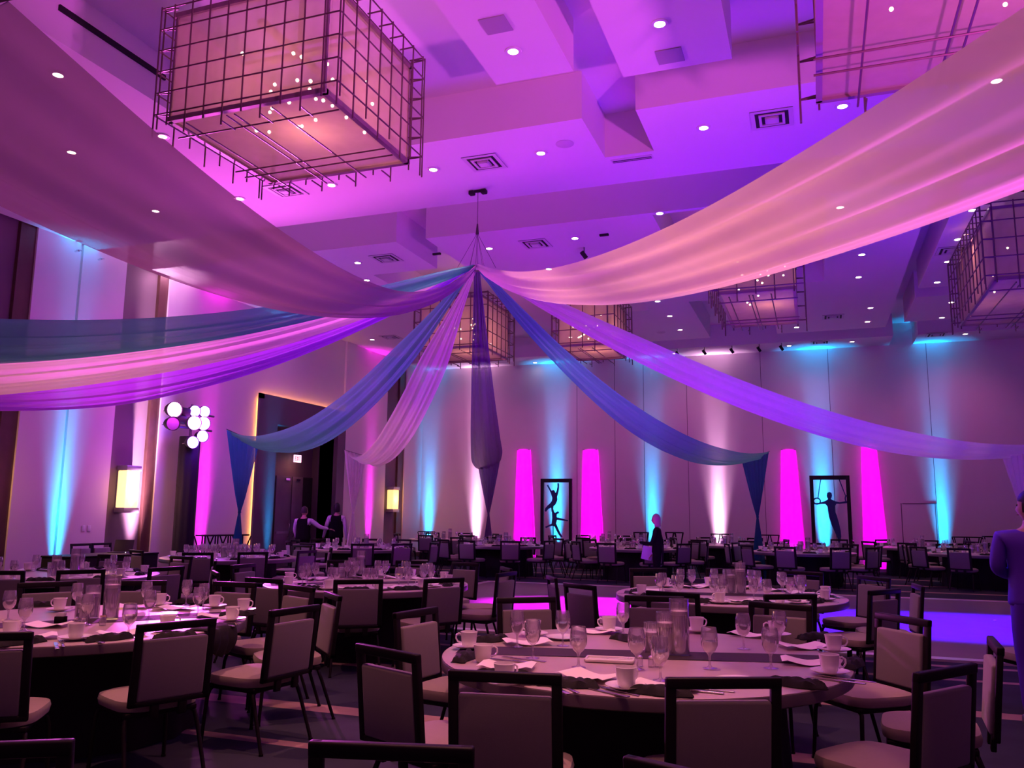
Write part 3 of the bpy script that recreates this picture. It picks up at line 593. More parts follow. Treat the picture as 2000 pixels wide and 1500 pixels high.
for px, py, R, k in heads:
    P = at(px, py, 0, TX+.28); r = empty('stage_light', P); r['category'] = 'stage light'; r['group'] = 'round stage lights on the light tower'
    D = (CAMO+Vector((0, 9, 1))-P).normalized() if k < 3 else Vector((.35, .9, -.2)).normalized(); q = D.to_track_quat('Z', 'Y').to_matrix()
    b_ = MB(); pr = [(.001, -.26), (R*.6, -.26), (R*.8, -.18), (R*1.02, -.03), (R*1.06, .04), (R*.98, .04), (R*.95, 0)]
    b_.lathe(pr, 20); b_.v = [tuple(q @ Vector(v)) for v in b_.v]; b_.build('can_body', M_BLACK, r)
    b_ = MB().lathe([(.001, .012), (R*.95, .012), (R*.95, .0), (.001, 0)], 20); b_.v = [tuple(q @ Vector(v)) for v in b_.v]
    b_.build('lens', {1: M_HP, 2: M_HB, 0: M_HO, 3: M_HO}[k], r)
    MB().tube([(0, 0, 0), (-.28, 0, -.02)], .012, 6).build('yoke', M_CHROME, r); hs.append(r)
    if k == 1: lamp('stage_beam', 'POINT', D*.22, (1, .10, .95), 30, parent=r, shadow_soft_size=.1)
    if k == 2: lamp('stage_beam', 'POINT', D*.22, (.16, .02, 1), 40, parent=r, shadow_soft_size=.1)
rank(hs, 'round stage light on the tower, lit lens' , 'facing the room')
hs_off = [o for o, h in zip(hs, heads) if h[3] == 0]
hs_off[0]['label'] = 'round stage light on the tower, unlit dark violet lens'
# ---------------------------------------------------------------- chairs (faces +Y, origin on the floor under the back)
def make_chair():
    r = empty('banquet_chair', (0, 0, 0)); W_ = .245; lean = Matrix.Shear('XY', 4, (0, 0)) 
    def L(z): return -.10*(z-.45)                                   # the back leans away as it rises
    Sh = Matrix(((1, 0, 0, 0), (0, 1, -.10, .045), (0, 0, 1, 0), (0, 0, 0, 1)))
    f = MB()
    f.rbox(-W_, -W_+.044, -.016, .016, .455, .935, .006, 2, Sh).rbox(W_-.044, W_, -.016, .016, .455, .935, .006, 2, Sh)
    f.rbox(-W_, W_, -.02, .018, .888, .935, .008, 2, Sh).rbox(-W_, W_, -.016, .016, .455, .487, .006, 2, Sh)
    f.rbox(-.11, -.06, -.014, .012, .38, .46, .004, 2, Sh).rbox(.06, .11, -.014, .012, .38, .46, .004, 2, Sh)
    f.build('back_frame', M_FRAME, r)
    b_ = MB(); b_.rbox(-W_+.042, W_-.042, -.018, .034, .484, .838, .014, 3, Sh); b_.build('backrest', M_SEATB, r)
    vs = []; n = 28                                                 # domed cushion
    def ring(sx, sy, z, e=4.2): return [(sx*abs(cos(t))**(2/e)*(1 if cos(t) > 0 else -1), .30+sy*abs(sin(t))**(2/e)*(1 if sin(t) > 0 else -1)*(1), z) for t in [2*pi*k/n for k in range(n)]]
    rs = [ring(.225, .225, .405), ring(.245, .245, .415), ring(.252, .25, .445), ring(.245, .243, .472), ring(.20, .20, .486), ring(.10, .10, .493), ring(.01, .01, .495)]
    for q in rs: vs += q
    fs = [(i*n+k, i*n+(k+1) % n, (i+1)*n+(k+1) % n, (i+1)*n+k) for i in range(len(rs)-1) for k in range(n)] + [tuple(range(n))[::-1], tuple((len(rs)-1)*n+k for k in range(n))]
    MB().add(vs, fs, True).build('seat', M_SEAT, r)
    MB().rbox(-.22, .22, .08, .52, .375, .408, .008, 2).build('seat_frame', M_FRAME, r)
    for sx in (-1, 1):
        MB().tube([(sx*.10, .50, .385), (sx*.185, .50, .385), (sx*.212, .505, .365), (sx*.222, .515, .32), (sx*.235, .535, .01)], [.014, .014, .014, .014, .012], 8).lathe([(.015, 0), (.015, .014)], 10, (sx*.2355, .536, 0), True).build('leg', M_FRAME, r)
        MB().tube([(sx*.10, .10, .385), (sx*.185, .10, .385), (sx*.212, .095, .365), (sx*.222, .07, .30), (sx*.24, -.03, .01)], [.014, .014, .014, .014, .012], 8).lathe([(.015, 0), (.015, .014)], 10, (sx*.2402, -.031, 0), True).build('leg', M_FRAME, r)
    return r
CHAIR = Proto(make_chair())
def put_chair(x, y, rz, label, group):
    o = CHAIR.put((x, y, 0), rz, label, group); o['category'] = 'chair'; return o
def face(x, y, cx, cy): return atan2(-(cx-x), cy-y)                 # heading that turns +Y to the table centre
# ---------------------------------------------------------------- tables
TR_ = 1.19
def make_table():
    r = empty('round_table', (0, 0, 0))
    MB().lathe([(.001, .768), (TR_-.012, .768), (TR_-.003, .764), (TR_-.003, .758)], 72).build('tabletop', M_TOP, r)
    MB().lathe([(TR_-.003, .758), (TR_, .752), (TR_, .705), (TR_-.01, .698), (.6, .698)], 72).build('edge_band', M_EDGE, r)
    n = 96; vs = []
    for z, R in ((.698, .80), (.35, .82), (.004, .85)):
        vs += [((R+.018*sin(14*2*pi*k/n))*cos(2*pi*k/n), (R+.018*sin(14*2*pi*k/n))*sin(2*pi*k/n), z) for k in range(n)]
    MB().add(vs, [(i*n+k, i*n+(k+1) % n, (i+1)*n+(k+1) % n, (i+1)*n+k) for i in range(2) for k in range(n)], True).build('black_base_cover', M_SKIRT, r)
    return r
TABLE = Proto(make_table()); TZ = .769
TABS = {
 'T1': (-1.04, 5.14, 'the nearest right table'), 'TL': (-5.22, 4.93, 'the nearest left table'), 'TM': (-5.05, 8.90, 'the second row table left of centre'),
 'TR': (-.93, 9.33, 'the second row table right of centre'), 'A': (-9.15, 8.25, 'the second row table at left edge'), 'B': (-10.05, 12.7, 'the table near the light tower'),
 'C': (-9.97, 17.25, 'the table before the two servers'), 'D': (-7.9, 20.95, 'the far table under the violet tail'), 'E': (-4.35, 21.2, 'the far table behind the blonde woman'),
 'F': (-.38, 21.25, 'the far table before the gymnast frame'), 'G': (3.55, 22.6, 'the far right table'),
 'H': (-11.2, 24.7, 'the distant far left corner table'), 'I': (-6.1, 25.1, 'the distant table before the dancers frame'), 'J': (-2.5, 25.1, 'the distant table below the white beam'), 'K': (2.6, 26.3, 'the distant table right of the gymnast')}
tl = {'T1': 'nearest round pewter table at right with candle vases', 'TL': 'nearest round pewter table at left edge with candle vases', 'TM': 'round pewter table in second row left of centre', 'TR': 'round pewter table in second row right of centre',
 'A': 'round table at left picture edge behind the nearest left table', 'B': 'round table crowded with glasses near the light tower', 'C': 'round table in front of the two standing servers', 'D': 'round table beyond the dance floor under the violet tail', 'E': 'round table beside the blonde woman in black',
 'F': 'round table in front of the rings gymnast frame', 'G': 'round table far right beside the blue lit man', 'H': 'distant round table in the far left corner', 'I': 'distant round table before the two dancers frame', 'J': 'distant round table below the central white wall beam', 'K': 'distant round table right of the gymnast frame'}
for k, (x, y, t) in TABS.items():
    o = TABLE.put((x, y, 0), 0, tl[k], 'round banquet tables'); o['category'] = 'table'
# chairs measured one by one: table, x, y, back angle, radius nudge
CH = [('T1', -1.29, 3.50, 10), ('T1', -.42, 3.74, 24), ('T1', .47, 4.35, 54), ('T1', .83, 5.33, 86), ('T1', .47, 6.38, -52), ('T1', -2.01, 3.84, -24), ('T1', -2.60, 5.35, 80), ('T1', -2.21, 6.47, 35), ('T1', -1.30, 7.02, 10), ('T1', -.32, 6.87, -15),
 ('TR', -1.22, 7.56, -11), ('TR', -.28, 7.80, 30), ('TR', .51, 8.66, 54), ('TR', .86, 9.40, -85), ('TR', -2.16, 7.98, -37), ('TR', -2.68, 8.78, -62), ('TR', -2.02, 10.62, 30), ('TR', -1.13, 11.02, 4), ('TR', -.22, 10.93, -18), ('TR', .52, 10.40, -50),
 ('TL', -3.72, 4.22, 66), ('TL', -4.30, 3.44, 34), ('TL', -3.52, 5.13, 82), ('TL', -3.82, 6.08, -44), ('TL', -6.06, 6.36, 30), ('TL', -5.20, 6.62, 0), ('TL', -4.45, 6.54, -24), ('TL', -6.66, 5.9, 57),
 ('TM', -5.24, 7.22, -8), ('TM', -4.36, 7.50, 34), ('TM', -3.68, 8.02, 58), ('TM', -3.72, 9.90, -55), ('TM', -3.42, 9.12, 84), ('TM', -4.55, 10.60, -20), ('TM', -5.35, 10.63, 8), ('TM', -6.2, 10.3, 40), ('TM', -6.25, 7.75, -44), ('TM', -6.78, 8.9, -88),
 ('A', -7.76, 7.28, 54), ('A', -7.30, 8.05, 80), ('A', -8.35, 6.80, 28), ('A', -7.75, 9.42, -50), ('A', -8.8, 9.98, -12), ('A', -9.9, 9.85, 22),
 ('B', -8.75, 11.62, 50), ('B', -9.35, 11.05, 25), ('B', -8.33, 12.5, 84), ('B', -8.62, 13.7, -55), ('B', -9.7, 14.4, -12), ('B', -10.7, 11.2, -22)]
near = {}
for k, x, y, a in CH:
    cx, cy, t = TABS[k]; h0 = face(x, y, cx, cy); h = radians(a)
    while cos(h-h0) < 0: h += pi
    near.setdefault(k, []).append(put_chair(x, y, h, None, 'banquet chairs at ' + t))
# far tables: full ring of chairs
for k, a0, n in (('C', 10, 10), ('D', 4, 10), ('E', 14, 10), ('F', 8, 10), ('G', 18, 10), ('H', 0, 8), ('I', 10, 8), ('J', 20, 8), ('K', 12, 8)):
    cx, cy, t = TABS[k]; rnd = random.Random(k)
    for i in range(n):
        a = radians(a0+360*i/n+rnd.uniform(-5, 5)); R = 1.66+rnd.uniform(-.06, .08); x, y = cx+R*sin(a), cy+R*cos(a)
        near.setdefault(k, []).append(put_chair(x, y, face(x, y, cx, cy)+rnd.uniform(-.15, .15), None, 'banquet chairs at ' + t))
for k, v in near.items(): rank(v, 'dark framed taupe chair at', TABS[k][2])
# loose chairs
BR = atz(1208, 1467, .93); BR = Vector((BR.x+.245*cos(radians(-19))+.045, BR.y+.245*sin(radians(-19)), 0)); BL = atz(155, 1438, .93); BL = Vector((BL.x-.245*cos(radians(31)), BL.y-.245*sin(radians(31)), 0))
L_ = [(-1.21, 2.33, 14, 'dark chair top and taupe seat at the bottom edge, left of centre'), (BR.x, BR.y, -19, 'dark chair top corner at the bottom edge, below the nearest table'), (BL.x, BL.y, 31, 'dark chair top cut by the bottom left corner')]
for x, y, a, t in L_:
    put_chair(x, y, radians(a), t, 'loose chairs nearest the viewer')
for px, y_, t in ((162, 12.6, 'empty chair by the cyan beam behind the laptop table, left one'), (202, 12.9, 'empty chair by the cyan beam behind the laptop table, right one')):
    P = at(px, 1062, 0, XL+.45); put_chair(P.x, P.y, radians(-90), t, 'chairs along the left wall')
for x, y, a, t in ((.55, 26.9, 175, 'empty chair at the foot of the gymnast frame'),):
    put_chair(x, y, radians(a), t, 'spare chairs by the walls')
# a chair in the right foreground beside the blue lit man
put_chair(1.95, 8.6, radians(120), 'dark chair right beside the blue lit man at the right edge', 'loose chairs near the dance floor')

# ---------------------------------------------------------------- tableware
def make_goblet(fill=.6):
    r = empty('water_goblet', (0, 0, 0))
    MB().lathe([(.034, .0015), (.034, .003), (.012, .008), (.006, .016), (.0052, .055), (.010, .066), (.026, .080), (.038, .105), (.0405, .130), (.038, .160), (.0335, .186), (.0325, .186), (.037, .160), (.0393, .130), (.0368, .106), (.025, .083), (.001, .072)], 20).build('goblet_glass', M_GLASS, r)
    MB().lathe([(.001, .0745), (.024, .0845), (.0362, .107), (.0388, .124), (.001, .124)], 20).build('water', M_WATER, r)
    return r
def make_tumbler():
    r = empty('glass_tumbler', (0, 0, 0))
    MB().lathe([(.001, .001), (.026, .001), (.030, .05), (.034, .105), (.0325, .105), (.0285, .05), (.024, .012), (.001, .010)], 18).build('tumbler_glass', M_GLASS, r)
    return r
def make_cup():
    r = empty('coffee_cup', (0, 0, 0))
    MB().lathe([(.001, .002), (.026, .002), (.028, .006), (.032, .010), (.036, .03), (.0385, .055), (.042, .075), (.0400, .076), (.0365, .055), (.034, .03), (.029, .013), (.001, .012)], 24).build('cup_bowl', M_CHINA, r)
    MB().tube([(.037+.0, 0, .062), (.050, 0, .066), (.063, 0, .057), (.064, 0, .042), (.055, 0, .028), (.036, 0, .022)], .0042, 7).build('cup_handle', M_CHINA, r)
    return r
def make_saucer():
    return MB().lathe([(.001, .003), (.03, .003), (.036, .005), (.060, .011), (.076, .018), (.077, .0195), (.060, .0145), (.036, .009), (.001, .007)], 28).build('saucer', M_CHINA)
def make_plate():
    return MB().lathe([(.001, .003), (.055, .003), (.07, .006), (.092, .013), (.092, .015), (.070, .010), (.055, .007), (.001, .007)], 30).build('bread_plate', M_CHINA)
def make_napkin(seed=1):
    rnd = random.Random(seed); n, m_ = 22, 8; vs = []
    for i in range(n+1):
        for k in range(m_+1):
            u, v = i/n-.5, k/m_-.5
            z = .012+.020*max(0, 1-(2*abs(v))**2.4)*(1-.5*(2*abs(u))**4)+.006*sin(u*19+seed)*cos(v*9)+.004*sin(v*16+u*8)
            eg = min(1, (1-(2*abs(u))**8)*1.6, (1-(2*abs(v))**6)*1.8); vs.append((u*.24*(1-.08*sin(v*6)), v*.085*(1+.25*sin(u*7+seed)), .004+max(0, z-.004)*max(0, eg)))
    fs = [(i*(m_+1)+k, i*(m_+1)+k+1, (i+1)*(m_+1)+k+1, (i+1)*(m_+1)+k) for i in range(n) for k in range(m_)]
    bm = MB().add(vs, fs, True)
    ed = [k for k in range(m_+1)] + [i*(m_+1)+m_ for i in range(1, n+1)] + [n*(m_+1)+k for k in range(m_-1, -1, -1)] + [i*(m_+1) for i in range(n-1, 0, -1)]
    b0 = len(bm.v); bm.v += [(bm.v[j][0], bm.v[j][1], .0008) for j in ed]; q = len(ed)
    bm.f += [[ed[k], ed[(k+1) % q], b0+(k+1) % q, b0+k] for k in range(q)]; bm.sm += [True]*q
    return bm.build('folded_napkin', M_NAP)
def make_card():
    n = 10; vs = []
    for i in range(n+1):
        u = i/n-.5; z = .004+.030*abs(u)**1.5*2 - .010*(abs(u) > .49)
        for v in (-.5, .5): vs += [(u*.20, v*.13, z), (u*.20, v*.13, z+.0012)]
    fs = []
    for i in range(n):
        a, b_ = i*4, i*4+4; fs += [(a, a+2, b_+2, b_), (a+1, b_+1, b_+3, a+3), (a, b_, b_+1, a+1), (a+2, a+3, b_+3, b_+2)]
    fs += [(0, 1, 3, 2), (n*4, n*4+2, n*4+3, n*4+1)]
    return MB().add(vs, fs, True).build('programme_card', M_PAPER)
def make_knife():
    r = empty('table_knife', (0, 0, 0)); MB().rbox(-.009, .009, -.11, 0, .001, .006, .002, 2).build('handle', M_STEEL, r)
    MB().prism([(-.008, 0), (.008, 0), (.010, .06), (.004, .10), (-.008, .105)], lambda p: (p[0], p[1], .002), lambda p: (p[0], p[1], .0035)).build('blade', M_STEEL, r); return r
def make_fork():
    r = empty('table_fork', (0, 0, 0)); MB().rbox(-.006, .006, -.12, .02, .001, .004, .0012, 2).build('handle', M_STEEL, r)
    f = MB().box(-.011, .011, .02, .04, .002, .004)
    for k in range(4): f.box(-.011+k*.0062, -.0078+k*.0062, .04, .085, .003, .005)
    f.build('tines', M_STEEL, r); return r
def make_vase(h, R, fill, petals, seed):
    rnd = random.Random(seed); r = empty('candle_vase', (0, 0, 0))
    MB().lathe([(.001, .003), (R, .003), (R, h), (R-.003, h), (R-.003, .012), (.001, .012)], 28).build('glass_cylinder', M_GLASS, r)
    MB().lathe([(.001, .014), (R-.005, .014), (R-.005, fill), (.001, fill)], 24).build('water', M_VASEW, r)
    cn = MB().lathe([(.001, fill-.022), (R-.014, fill-.02), (R-.006, fill+.002), (R-.006, fill+.024), (.006, fill+.030), (.001, fill+.028)], 24).build('floating_candle', M_CANDLE, r)
    MB().tube([(0, 0, fill+.026), (0, 0, fill+.042)], .0015, 5).build('wick', M_STEM, cn)
    MB().tube([(R*.3, 0, .015), (R*.1, R*.2, fill*.5), (-R*.2, R*.1, fill*.85)], .0022, 5).build('flower_stem', M_STEM, r)
    f = MB()
    for k in range(petals):
        a, z = rnd.uniform(0, 6.28), rnd.uniform(.05, fill-.05); c = Vector((cos(a)*R*.42, sin(a)*R*.42, z))
        M = Matrix.Rotation(rnd.uniform(0, 6.28), 3, Vector((rnd.uniform(-1, 1), rnd.uniform(-1, 1), rnd.uniform(-1, 1))).normalized())
        f.ball(c, .020, 8, 5, (1, .75, .18), M)
    f.build('orchid_petals', M_PETAL, r); return r
G, TU, CU, SA, PL, NK, CA, KN_, FK = Proto(make_goblet()), Proto(make_tumbler()), Proto(make_cup()), Proto(make_saucer()), Proto(make_plate()), Proto(make_napkin()), Proto(make_card()), Proto(make_knife()), Proto(make_fork())
V1, V2, V3 = Proto(make_vase(.25, .056, .165, 12, 1)), Proto(make_vase(.33, .058, .235, 15, 2)), Proto(make_vase(.18, .054, .10, 8, 3))
KIND = {'g': (G, 'water goblet', 'glass'), 't': (TU, 'tumbler', 'glass'), 'c': (CU, 'coffee cup', 'cup'), 's': (SA, 'saucer', 'saucer'), 'p': (PL, 'bread plate', 'plate'), 'n': (NK, 'napkin', 'napkin'), 'a': (CA, 'card', 'card'), 'k': (KN_, 'knife', 'knife'), 'f': (FK, 'fork', 'fork')}
TXT = {'g': 'clear stemmed water goblet on', 't': 'small clear glass tumbler on', 'c': 'white china coffee cup on', 's': 'round white saucer on', 'p': 'small round white bread plate on', 'n': 'folded black cloth napkin on', 'a': 'white folded programme card on', 'k': 'steel table knife on', 'f': 'steel dinner fork on'}
BAG = {}
SCL = {'g': 1.18, 't': 1.15, 'c': 1.28, 's': 1.32, 'p': 1.25, 'n': 1.2, 'a': 1.5, 'k': 1.4, 'f': 1.4}
def ware(tab, kind, x, y, rz=0, dz=0):
    pr, nm, ct = KIND[kind]
    o = pr.put((x, y, TZ+dz), rz, scale=(SCL[kind],)*3); o['category'] = ct; o['group'] = nm + 's on ' + TABS[tab][2]; BAG.setdefault((tab, kind), []).append(o); return o
def cupset(tab, x, y, rz, saucer=True):
    if saucer: ware(tab, 's', x, y, 0)
    ware(tab, 'c', x, y, rz, .0095 if saucer else 0)
# nearest right table from measured foot points
def T(px, py): p = atz(px, py, TZ); return p.x, p.y
for px, py, rz, s in ((915.6, 1268, 190, 1), (943, 1293, 30, 0), (1041.6, 1243, 175, 1), (1190, 1234, 200, 1), (1223, 1347, 60, 1), (1361, 1235, 40, 1), (1629, 1274, 10, 1), (1621, 1318, 5, 1), (1516, 1244, 180, 1), (985, 1339, 60, 1)): cupset('T1', *T(px, py), radians(rz), s)
for px, py in ((1010, 1264), (1040.6, 1286), (1099.4, 1262), (1130, 1304), (1217, 1240), (1244, 1308), (1386.5, 1306), (1452.5, 1268), (1506, 1306), (1524, 1262), (1290, 1330)): ware('T1', 'g', *T(px, py))
for px, py, rz in ((906, 1287, 100), (955, 1253, 60), (1110, 1340, 8), (1290, 1356, 5), (1555, 1340, -10), (980, 1322, 15), (1665, 1300, 80), (1230, 1252, -30), (1590, 1247, 50)): ware('T1', 'n', *T(px, py), radians(rz))
for px, py, rz in ((1150, 1325, -20), (990, 1306, 10), (1160, 1236, 15), (1470, 1243, -15), (1570, 1266, 25), (1580, 1297, 5), (1030, 1258, 30), (1300, 1345, 10)): ware('T1', 'a', *T(px, py), radians(rz))
for px, py in ((1034, 1330), (1440, 1334), (1100, 1248)): ware('T1', 'p', *T(px, py))
for px, py, rz in ((1180, 1352, 60), (1630, 1330, 70), (1085, 1345, 40), (1000, 1292, 80), (1350, 1350, 85)): ware('T1', 'k', *T(px, py), radians(rz)); ware('T1', 'f', *T(px+16, py-4), radians(rz))
x, y = T(1191, 1292)
pl = empty('rectangular_dish', (x, y, TZ), radians(8), 'rectangular white dish with a butter knife near the vases', 'dish')
MB().rbox(-.135, .135, -.065, .065, .002, .010, .004).rbox(-.14, .14, -.07, -.058, .006, .020, .004).rbox(-.14, .14, .058, .07, .006, .020, .004).rbox(-.14, -.128, -.07, .07, .006, .020, .004).rbox(.128, .14, -.07, .07, .006, .020, .004).build('dish_body', M_CHINA, pl)
MB().tube([(-.02, -.01, .018), (.08, .015, .018), (.11, .02, .022)], [.004, .003, .009], 6, flat=.4).build('butter_knife', M_STEEL, pl)
def vases(tab, pts):
    for (pr, t), (x, y) in zip(((V1, 'medium'), (V2, 'tall'), (V3, 'short')), pts):
        o = pr.put((x, y, TZ)); o['category'] = 'vase'; o['group'] = 'candle vases on ' + TABS[tab][2]; o['label'] = t + ' glass cylinder with floating white candle on ' + TABS[tab][2]
vases('T1', (T(1301, 1279), T(1328, 1280), T(1275, 1275)))
vases('TL', (T(178, 1208), T(215, 1210), T(160, 1212)))
vases('TM', (T(687, 1128), T(704, 1126), T(668, 1128)))
vases('TR', (T(1428, 1158), T(1447, 1160), T(1412, 1155)))
vases('A', ((-9.1, 8.15), (-8.95, 8.3), (-9.25, 8.3)))
for k in 'BCDEFGHIJK':
    cx, cy, t = TABS[k]; vases(k, ((cx-.05, cy-.1), (cx+.12, cy), (cx-.15, cy+.08)))
# table number stand, shakers, sugar caddy on the two nearest tables
def small_things(tab, sx, sy, cx_, cy_, nx, ny):
    r = empty('number_stand', (nx, ny, TZ), 0, 'small jar with a dark upright wire on ' + TABS[tab][2], 'stand')
    MB().lathe([(.001, .002), (.023, .002), (.024, .04), (.018, .052), (.018, .062), (.001, .062)], 18).build('jar', M_GLASS, r); MB().lathe([(.001, .062), (.0195, .062), (.0195, .072), (.001, .072)], 16).build('lid', mat('brass_lid', (.8, .6, .35), .3, metal=.8), r)
    MB().tube([(0, 0, .07), (.004, 0, .13), (-.006, 0, .19)], .0022, 5).build('wire', M_STEM, r)
    for i, dx in enumerate((0, .06)):
        r = empty('shaker', (sx+dx, sy+.01*i, TZ), 0, ('salt shaker' if i == 0 else 'pepper shaker') + ' of clear glass with steel cap on ' + TABS[tab][2], 'shaker')
        MB().lathe([(.001, .001), (.018, .001), (.017, .035), (.013, .045), (.001, .045)], 14).build('shaker_glass', M_GLASS, r); MB().lathe([(.014, .045), (.015, .055), (.006, .062), (.001, .062)], 14).build('steel_cap', M_STEEL, r)
    r = empty('sugar_caddy', (cx_, cy_, TZ), .4, 'dark square caddy of sweetener packets on ' + TABS[tab][2], 'caddy')
    MB().rbox(-.035, .035, -.03, .03, .001, .05, .004).build('holder', M_FRAME, r)
    MB().box(-.028, .028, -.02, -.010, .02, .075).box(-.028, .028, -.004, .006, .02, .072).box(-.028, .028, .012, .022, .02, .076).build('packets', M_PAPER, r)
small_things('T1', *T(1250, 1302), *T(1262, 1262), *T(1286.5, 1303))
small_things('TL', *T(148, 1222), *T(118, 1217), *T(200, 1222))
# runner
x0, y0 = T(1300, 1288)
def runner(tab, cx, cy, ang, text):
    r = MB(); n = 28; vs = []; Lh = 1.10
    for i in range(n+1):
        u = (i/n*2-1)*Lh; z = .0022
        for v in (-.15, .15): vs += [(u, v, z+.001*sin(u*9+v*7)), ]
    r.add(vs, [(i*2, i*2+2, i*2+3, i*2+1) for i in range(n)], True)
    o = r.build('table_runner', M_RUN, loc=(cx, cy, TZ)); o.rotation_euler.z = ang; tag(o, text, 'table runner'); return o
runner('T1', -1.04, 5.14, radians(14), 'dark cloth runner lying across the nearest right table')
runner('TL', -5.22, 4.93, radians(52), 'dark cloth runner lying across the nearest left table')
runner('TR', -.93, 9.33, radians(10), 'dark cloth runner on the table right of centre, second row')
runner('TM', -5.05, 8.9, radians(38), 'dark cloth runner on the table left of centre, second row')
# nearest left table measured pieces
for px, py, rz, s in ((115.5, 1194, 190, 1), (147, 1250, 120, 1), (312, 1184, 20, 1), (418.5, 1187, 10, 1), (475, 1195, 10, 1), (453, 1213, -20, 1), (326, 1232, 40, 1), (20, 1245, 100, 1)): cupset('TL', *T(px, py), radians(rz), s)
for px, py in ((15, 1212), (46, 1232), (148, 1192), (168, 1221), (284, 1187), (290, 1210), (363, 1182), (386, 1202), (396, 1192), (250, 1246)): ware('TL', 'g', *T(px, py))
for px, py, rz in ((212, 1250, 70), (462, 1203, 60), (70, 1184, 30), (40, 1258, 80), (340, 1246, 70), (375, 1178, 30)): ware('TL', 'n', *T(px, py), radians(rz))
for px, py, rz in ((92, 1224, 20), (256, 1187, 30), (60, 1248, 50), (240, 1240, 60), (425, 1205, 40), (345, 1190, 20)): ware('TL', 'a', *T(px, py), radians(rz))
for px, py, rz in ((110, 1262, 50), (180, 1252, 70), (440, 1220, 60)): ware('TL', 'k', *T(px, py), radians(rz)); ware('TL', 'f', *T(px+12, py-5), radians(rz))
# place settings round the other tables
def settings(tab, angles, lite=False, seed=0):
    cx, cy, t = TABS[tab]; rnd = random.Random(tab)
    for a in angles:
        d = Vector((sin(a), cos(a))); s = Vector((d.y, -d.x))
        def q(r, l): r += rnd.uniform(-.02, .02); l += rnd.uniform(-.02, .02); return cx+d.x*r+s.x*l, cy+d.y*r+s.y*l
        h = -a
        cupset(tab, *q(.96, -.19), h+rnd.uniform(-1, 1)); ware(tab, 'g', *q(.76, -.13)); ware(tab, 'n', *q(.99, .04), h+rnd.uniform(-.3, .3))
        if not lite: ware(tab, 'g', *q(.70, -.02)); ware(tab, 'a', *q(.80, .10), h+rnd.uniform(-.5, .5)); ware(tab, 'k', *q(1.02, -.08), h+pi/2*0+rnd.uniform(-.1, .1)); ware(tab, 'p', *q(.88, .24))
        else: ware(tab, 'a', *q(.80, .10), h+rnd.uniform(-.5, .5)); ware(tab, 't', *q(.66, .02))
for k in ('TM', 'TR'):
    cx, cy, t = TABS[k]; settings(k, [atan2(x-cx, y-cy) for kk, x, y, a in CH if kk == k])
for k, a0, n in (('A', 20, 9), ('B', 10, 9), ('C', 10, 9), ('D', 4, 9), ('E', 14, 9), ('F', 8, 9), ('G', 18, 9)): settings(k, [radians(a0+360*i/n) for i in range(n)], True)
for k, a0, n in (('H', 0, 6), ('I', 10, 6), ('J', 20, 6), ('K', 12, 6)):
    cx, cy, t = TABS[k]
    for i in range(n): a = radians(a0+60*i); ware(k, 'g', cx+.8*sin(a), cy+.8*cos(a)); cupset(k, cx+.95*sin(a+.2), cy+.95*cos(a+.2), a)
cx, cy, t = TABS['B']; rnd = random.Random(44)
for i in range(26): a, R = rnd.uniform(0, 6.28), rnd.uniform(.05, .58); ware('B', 'g', cx+R*sin(a), cy+R*cos(a))
for (tab, kind), v in BAG.items():
    if tab in ('T1', 'TL', 'TM', 'TR'): rank(v, TXT[kind], TABS[tab][2])
    else: rank(v, TXT[kind], TABS[tab][2])

# black cloth hanging over the edge of the nearest left table
x, y = T(441, 1228); vs = []; n, k_ = 16, 14; cx, cy = TABS['TL'][:2]; d = Vector((x-cx, y-cy, 0)).normalized(); s_ = Vector((-d.y, d.x, 0)); R0 = 1.19
for i in range(n+1):
    for k in range(k_+1):
        u, v = i/n, k/k_-.5
        if u < .35: p = d*(R0-.14+.44*u*.38/.35*.95) + Vector((0, 0, .775+.008*sin(v*14))); 
        else: q = (u-.35)/.65; p = d*(R0+.015+.03*sin(q*3)+.012*sin(v*20+q*3)) + Vector((0, 0, .772-.20*q*(1-.5*abs(v))))
        p = p + s_*(v*.34*(1-.25*max(0, u-.35))); vs.append(p)
o = MB().add(vs, [(i*(k_+1)+k, i*(k_+1)+k+1, (i+1)*(k_+1)+k+1, (i+1)*(k_+1)+k) for i in range(n) for k in range(k_)], True).build('hanging_cloth', M_NAP, loc=(cx, cy, 0))
sm_ = o.modifiers.new('thickness', 'SOLIDIFY'); sm_.thickness = .006
tag(o, 'black cloth hanging over right edge of the nearest left table', 'cloth')
# ---------------------------------------------------------------- service furniture
def side_table(x, y, rz, w, h, d, label, legs=2):
    r = empty('folding_service_stand', (x, y, 0), rz, label, 'serving stand', 'dark folding stands along the walls')
    b_ = MB(); n = 36
    pts = [(w/2*abs(cos(t))**.7*(1 if cos(t) > 0 else -1), d/2*abs(sin(t))**.7*(1 if sin(t) > 0 else -1)) for t in [2*pi*k/n for k in range(n)]]
    b_.prism(pts, lambda p: (p[0], p[1], h-.02), lambda p: (p[0], p[1], h+.012)); b_.build('tray_top', M_FRAME, r)
    for s in (-1, 1):
        f = MB()
        for k in range(legs):
            c = (k-(legs-1)/2)*w/legs*1.0; a = min(.26, w/legs*.42)
            f.tube([(c-a, s*d*.35, h-.02), (c+a*.5, -s*d*.35, .01)], .016, 6).tube([(c+a, s*d*.35, h-.02), (c-a*.5, -s*d*.35, .01)], .016, 6)
        f.build('crossed_legs', M_FRAME, r)
    MB().tube([(-w*.4, 0, h*.45), (w*.4, 0, h*.45)], .010, 6).build('brace', M_FRAME, r)
    return r
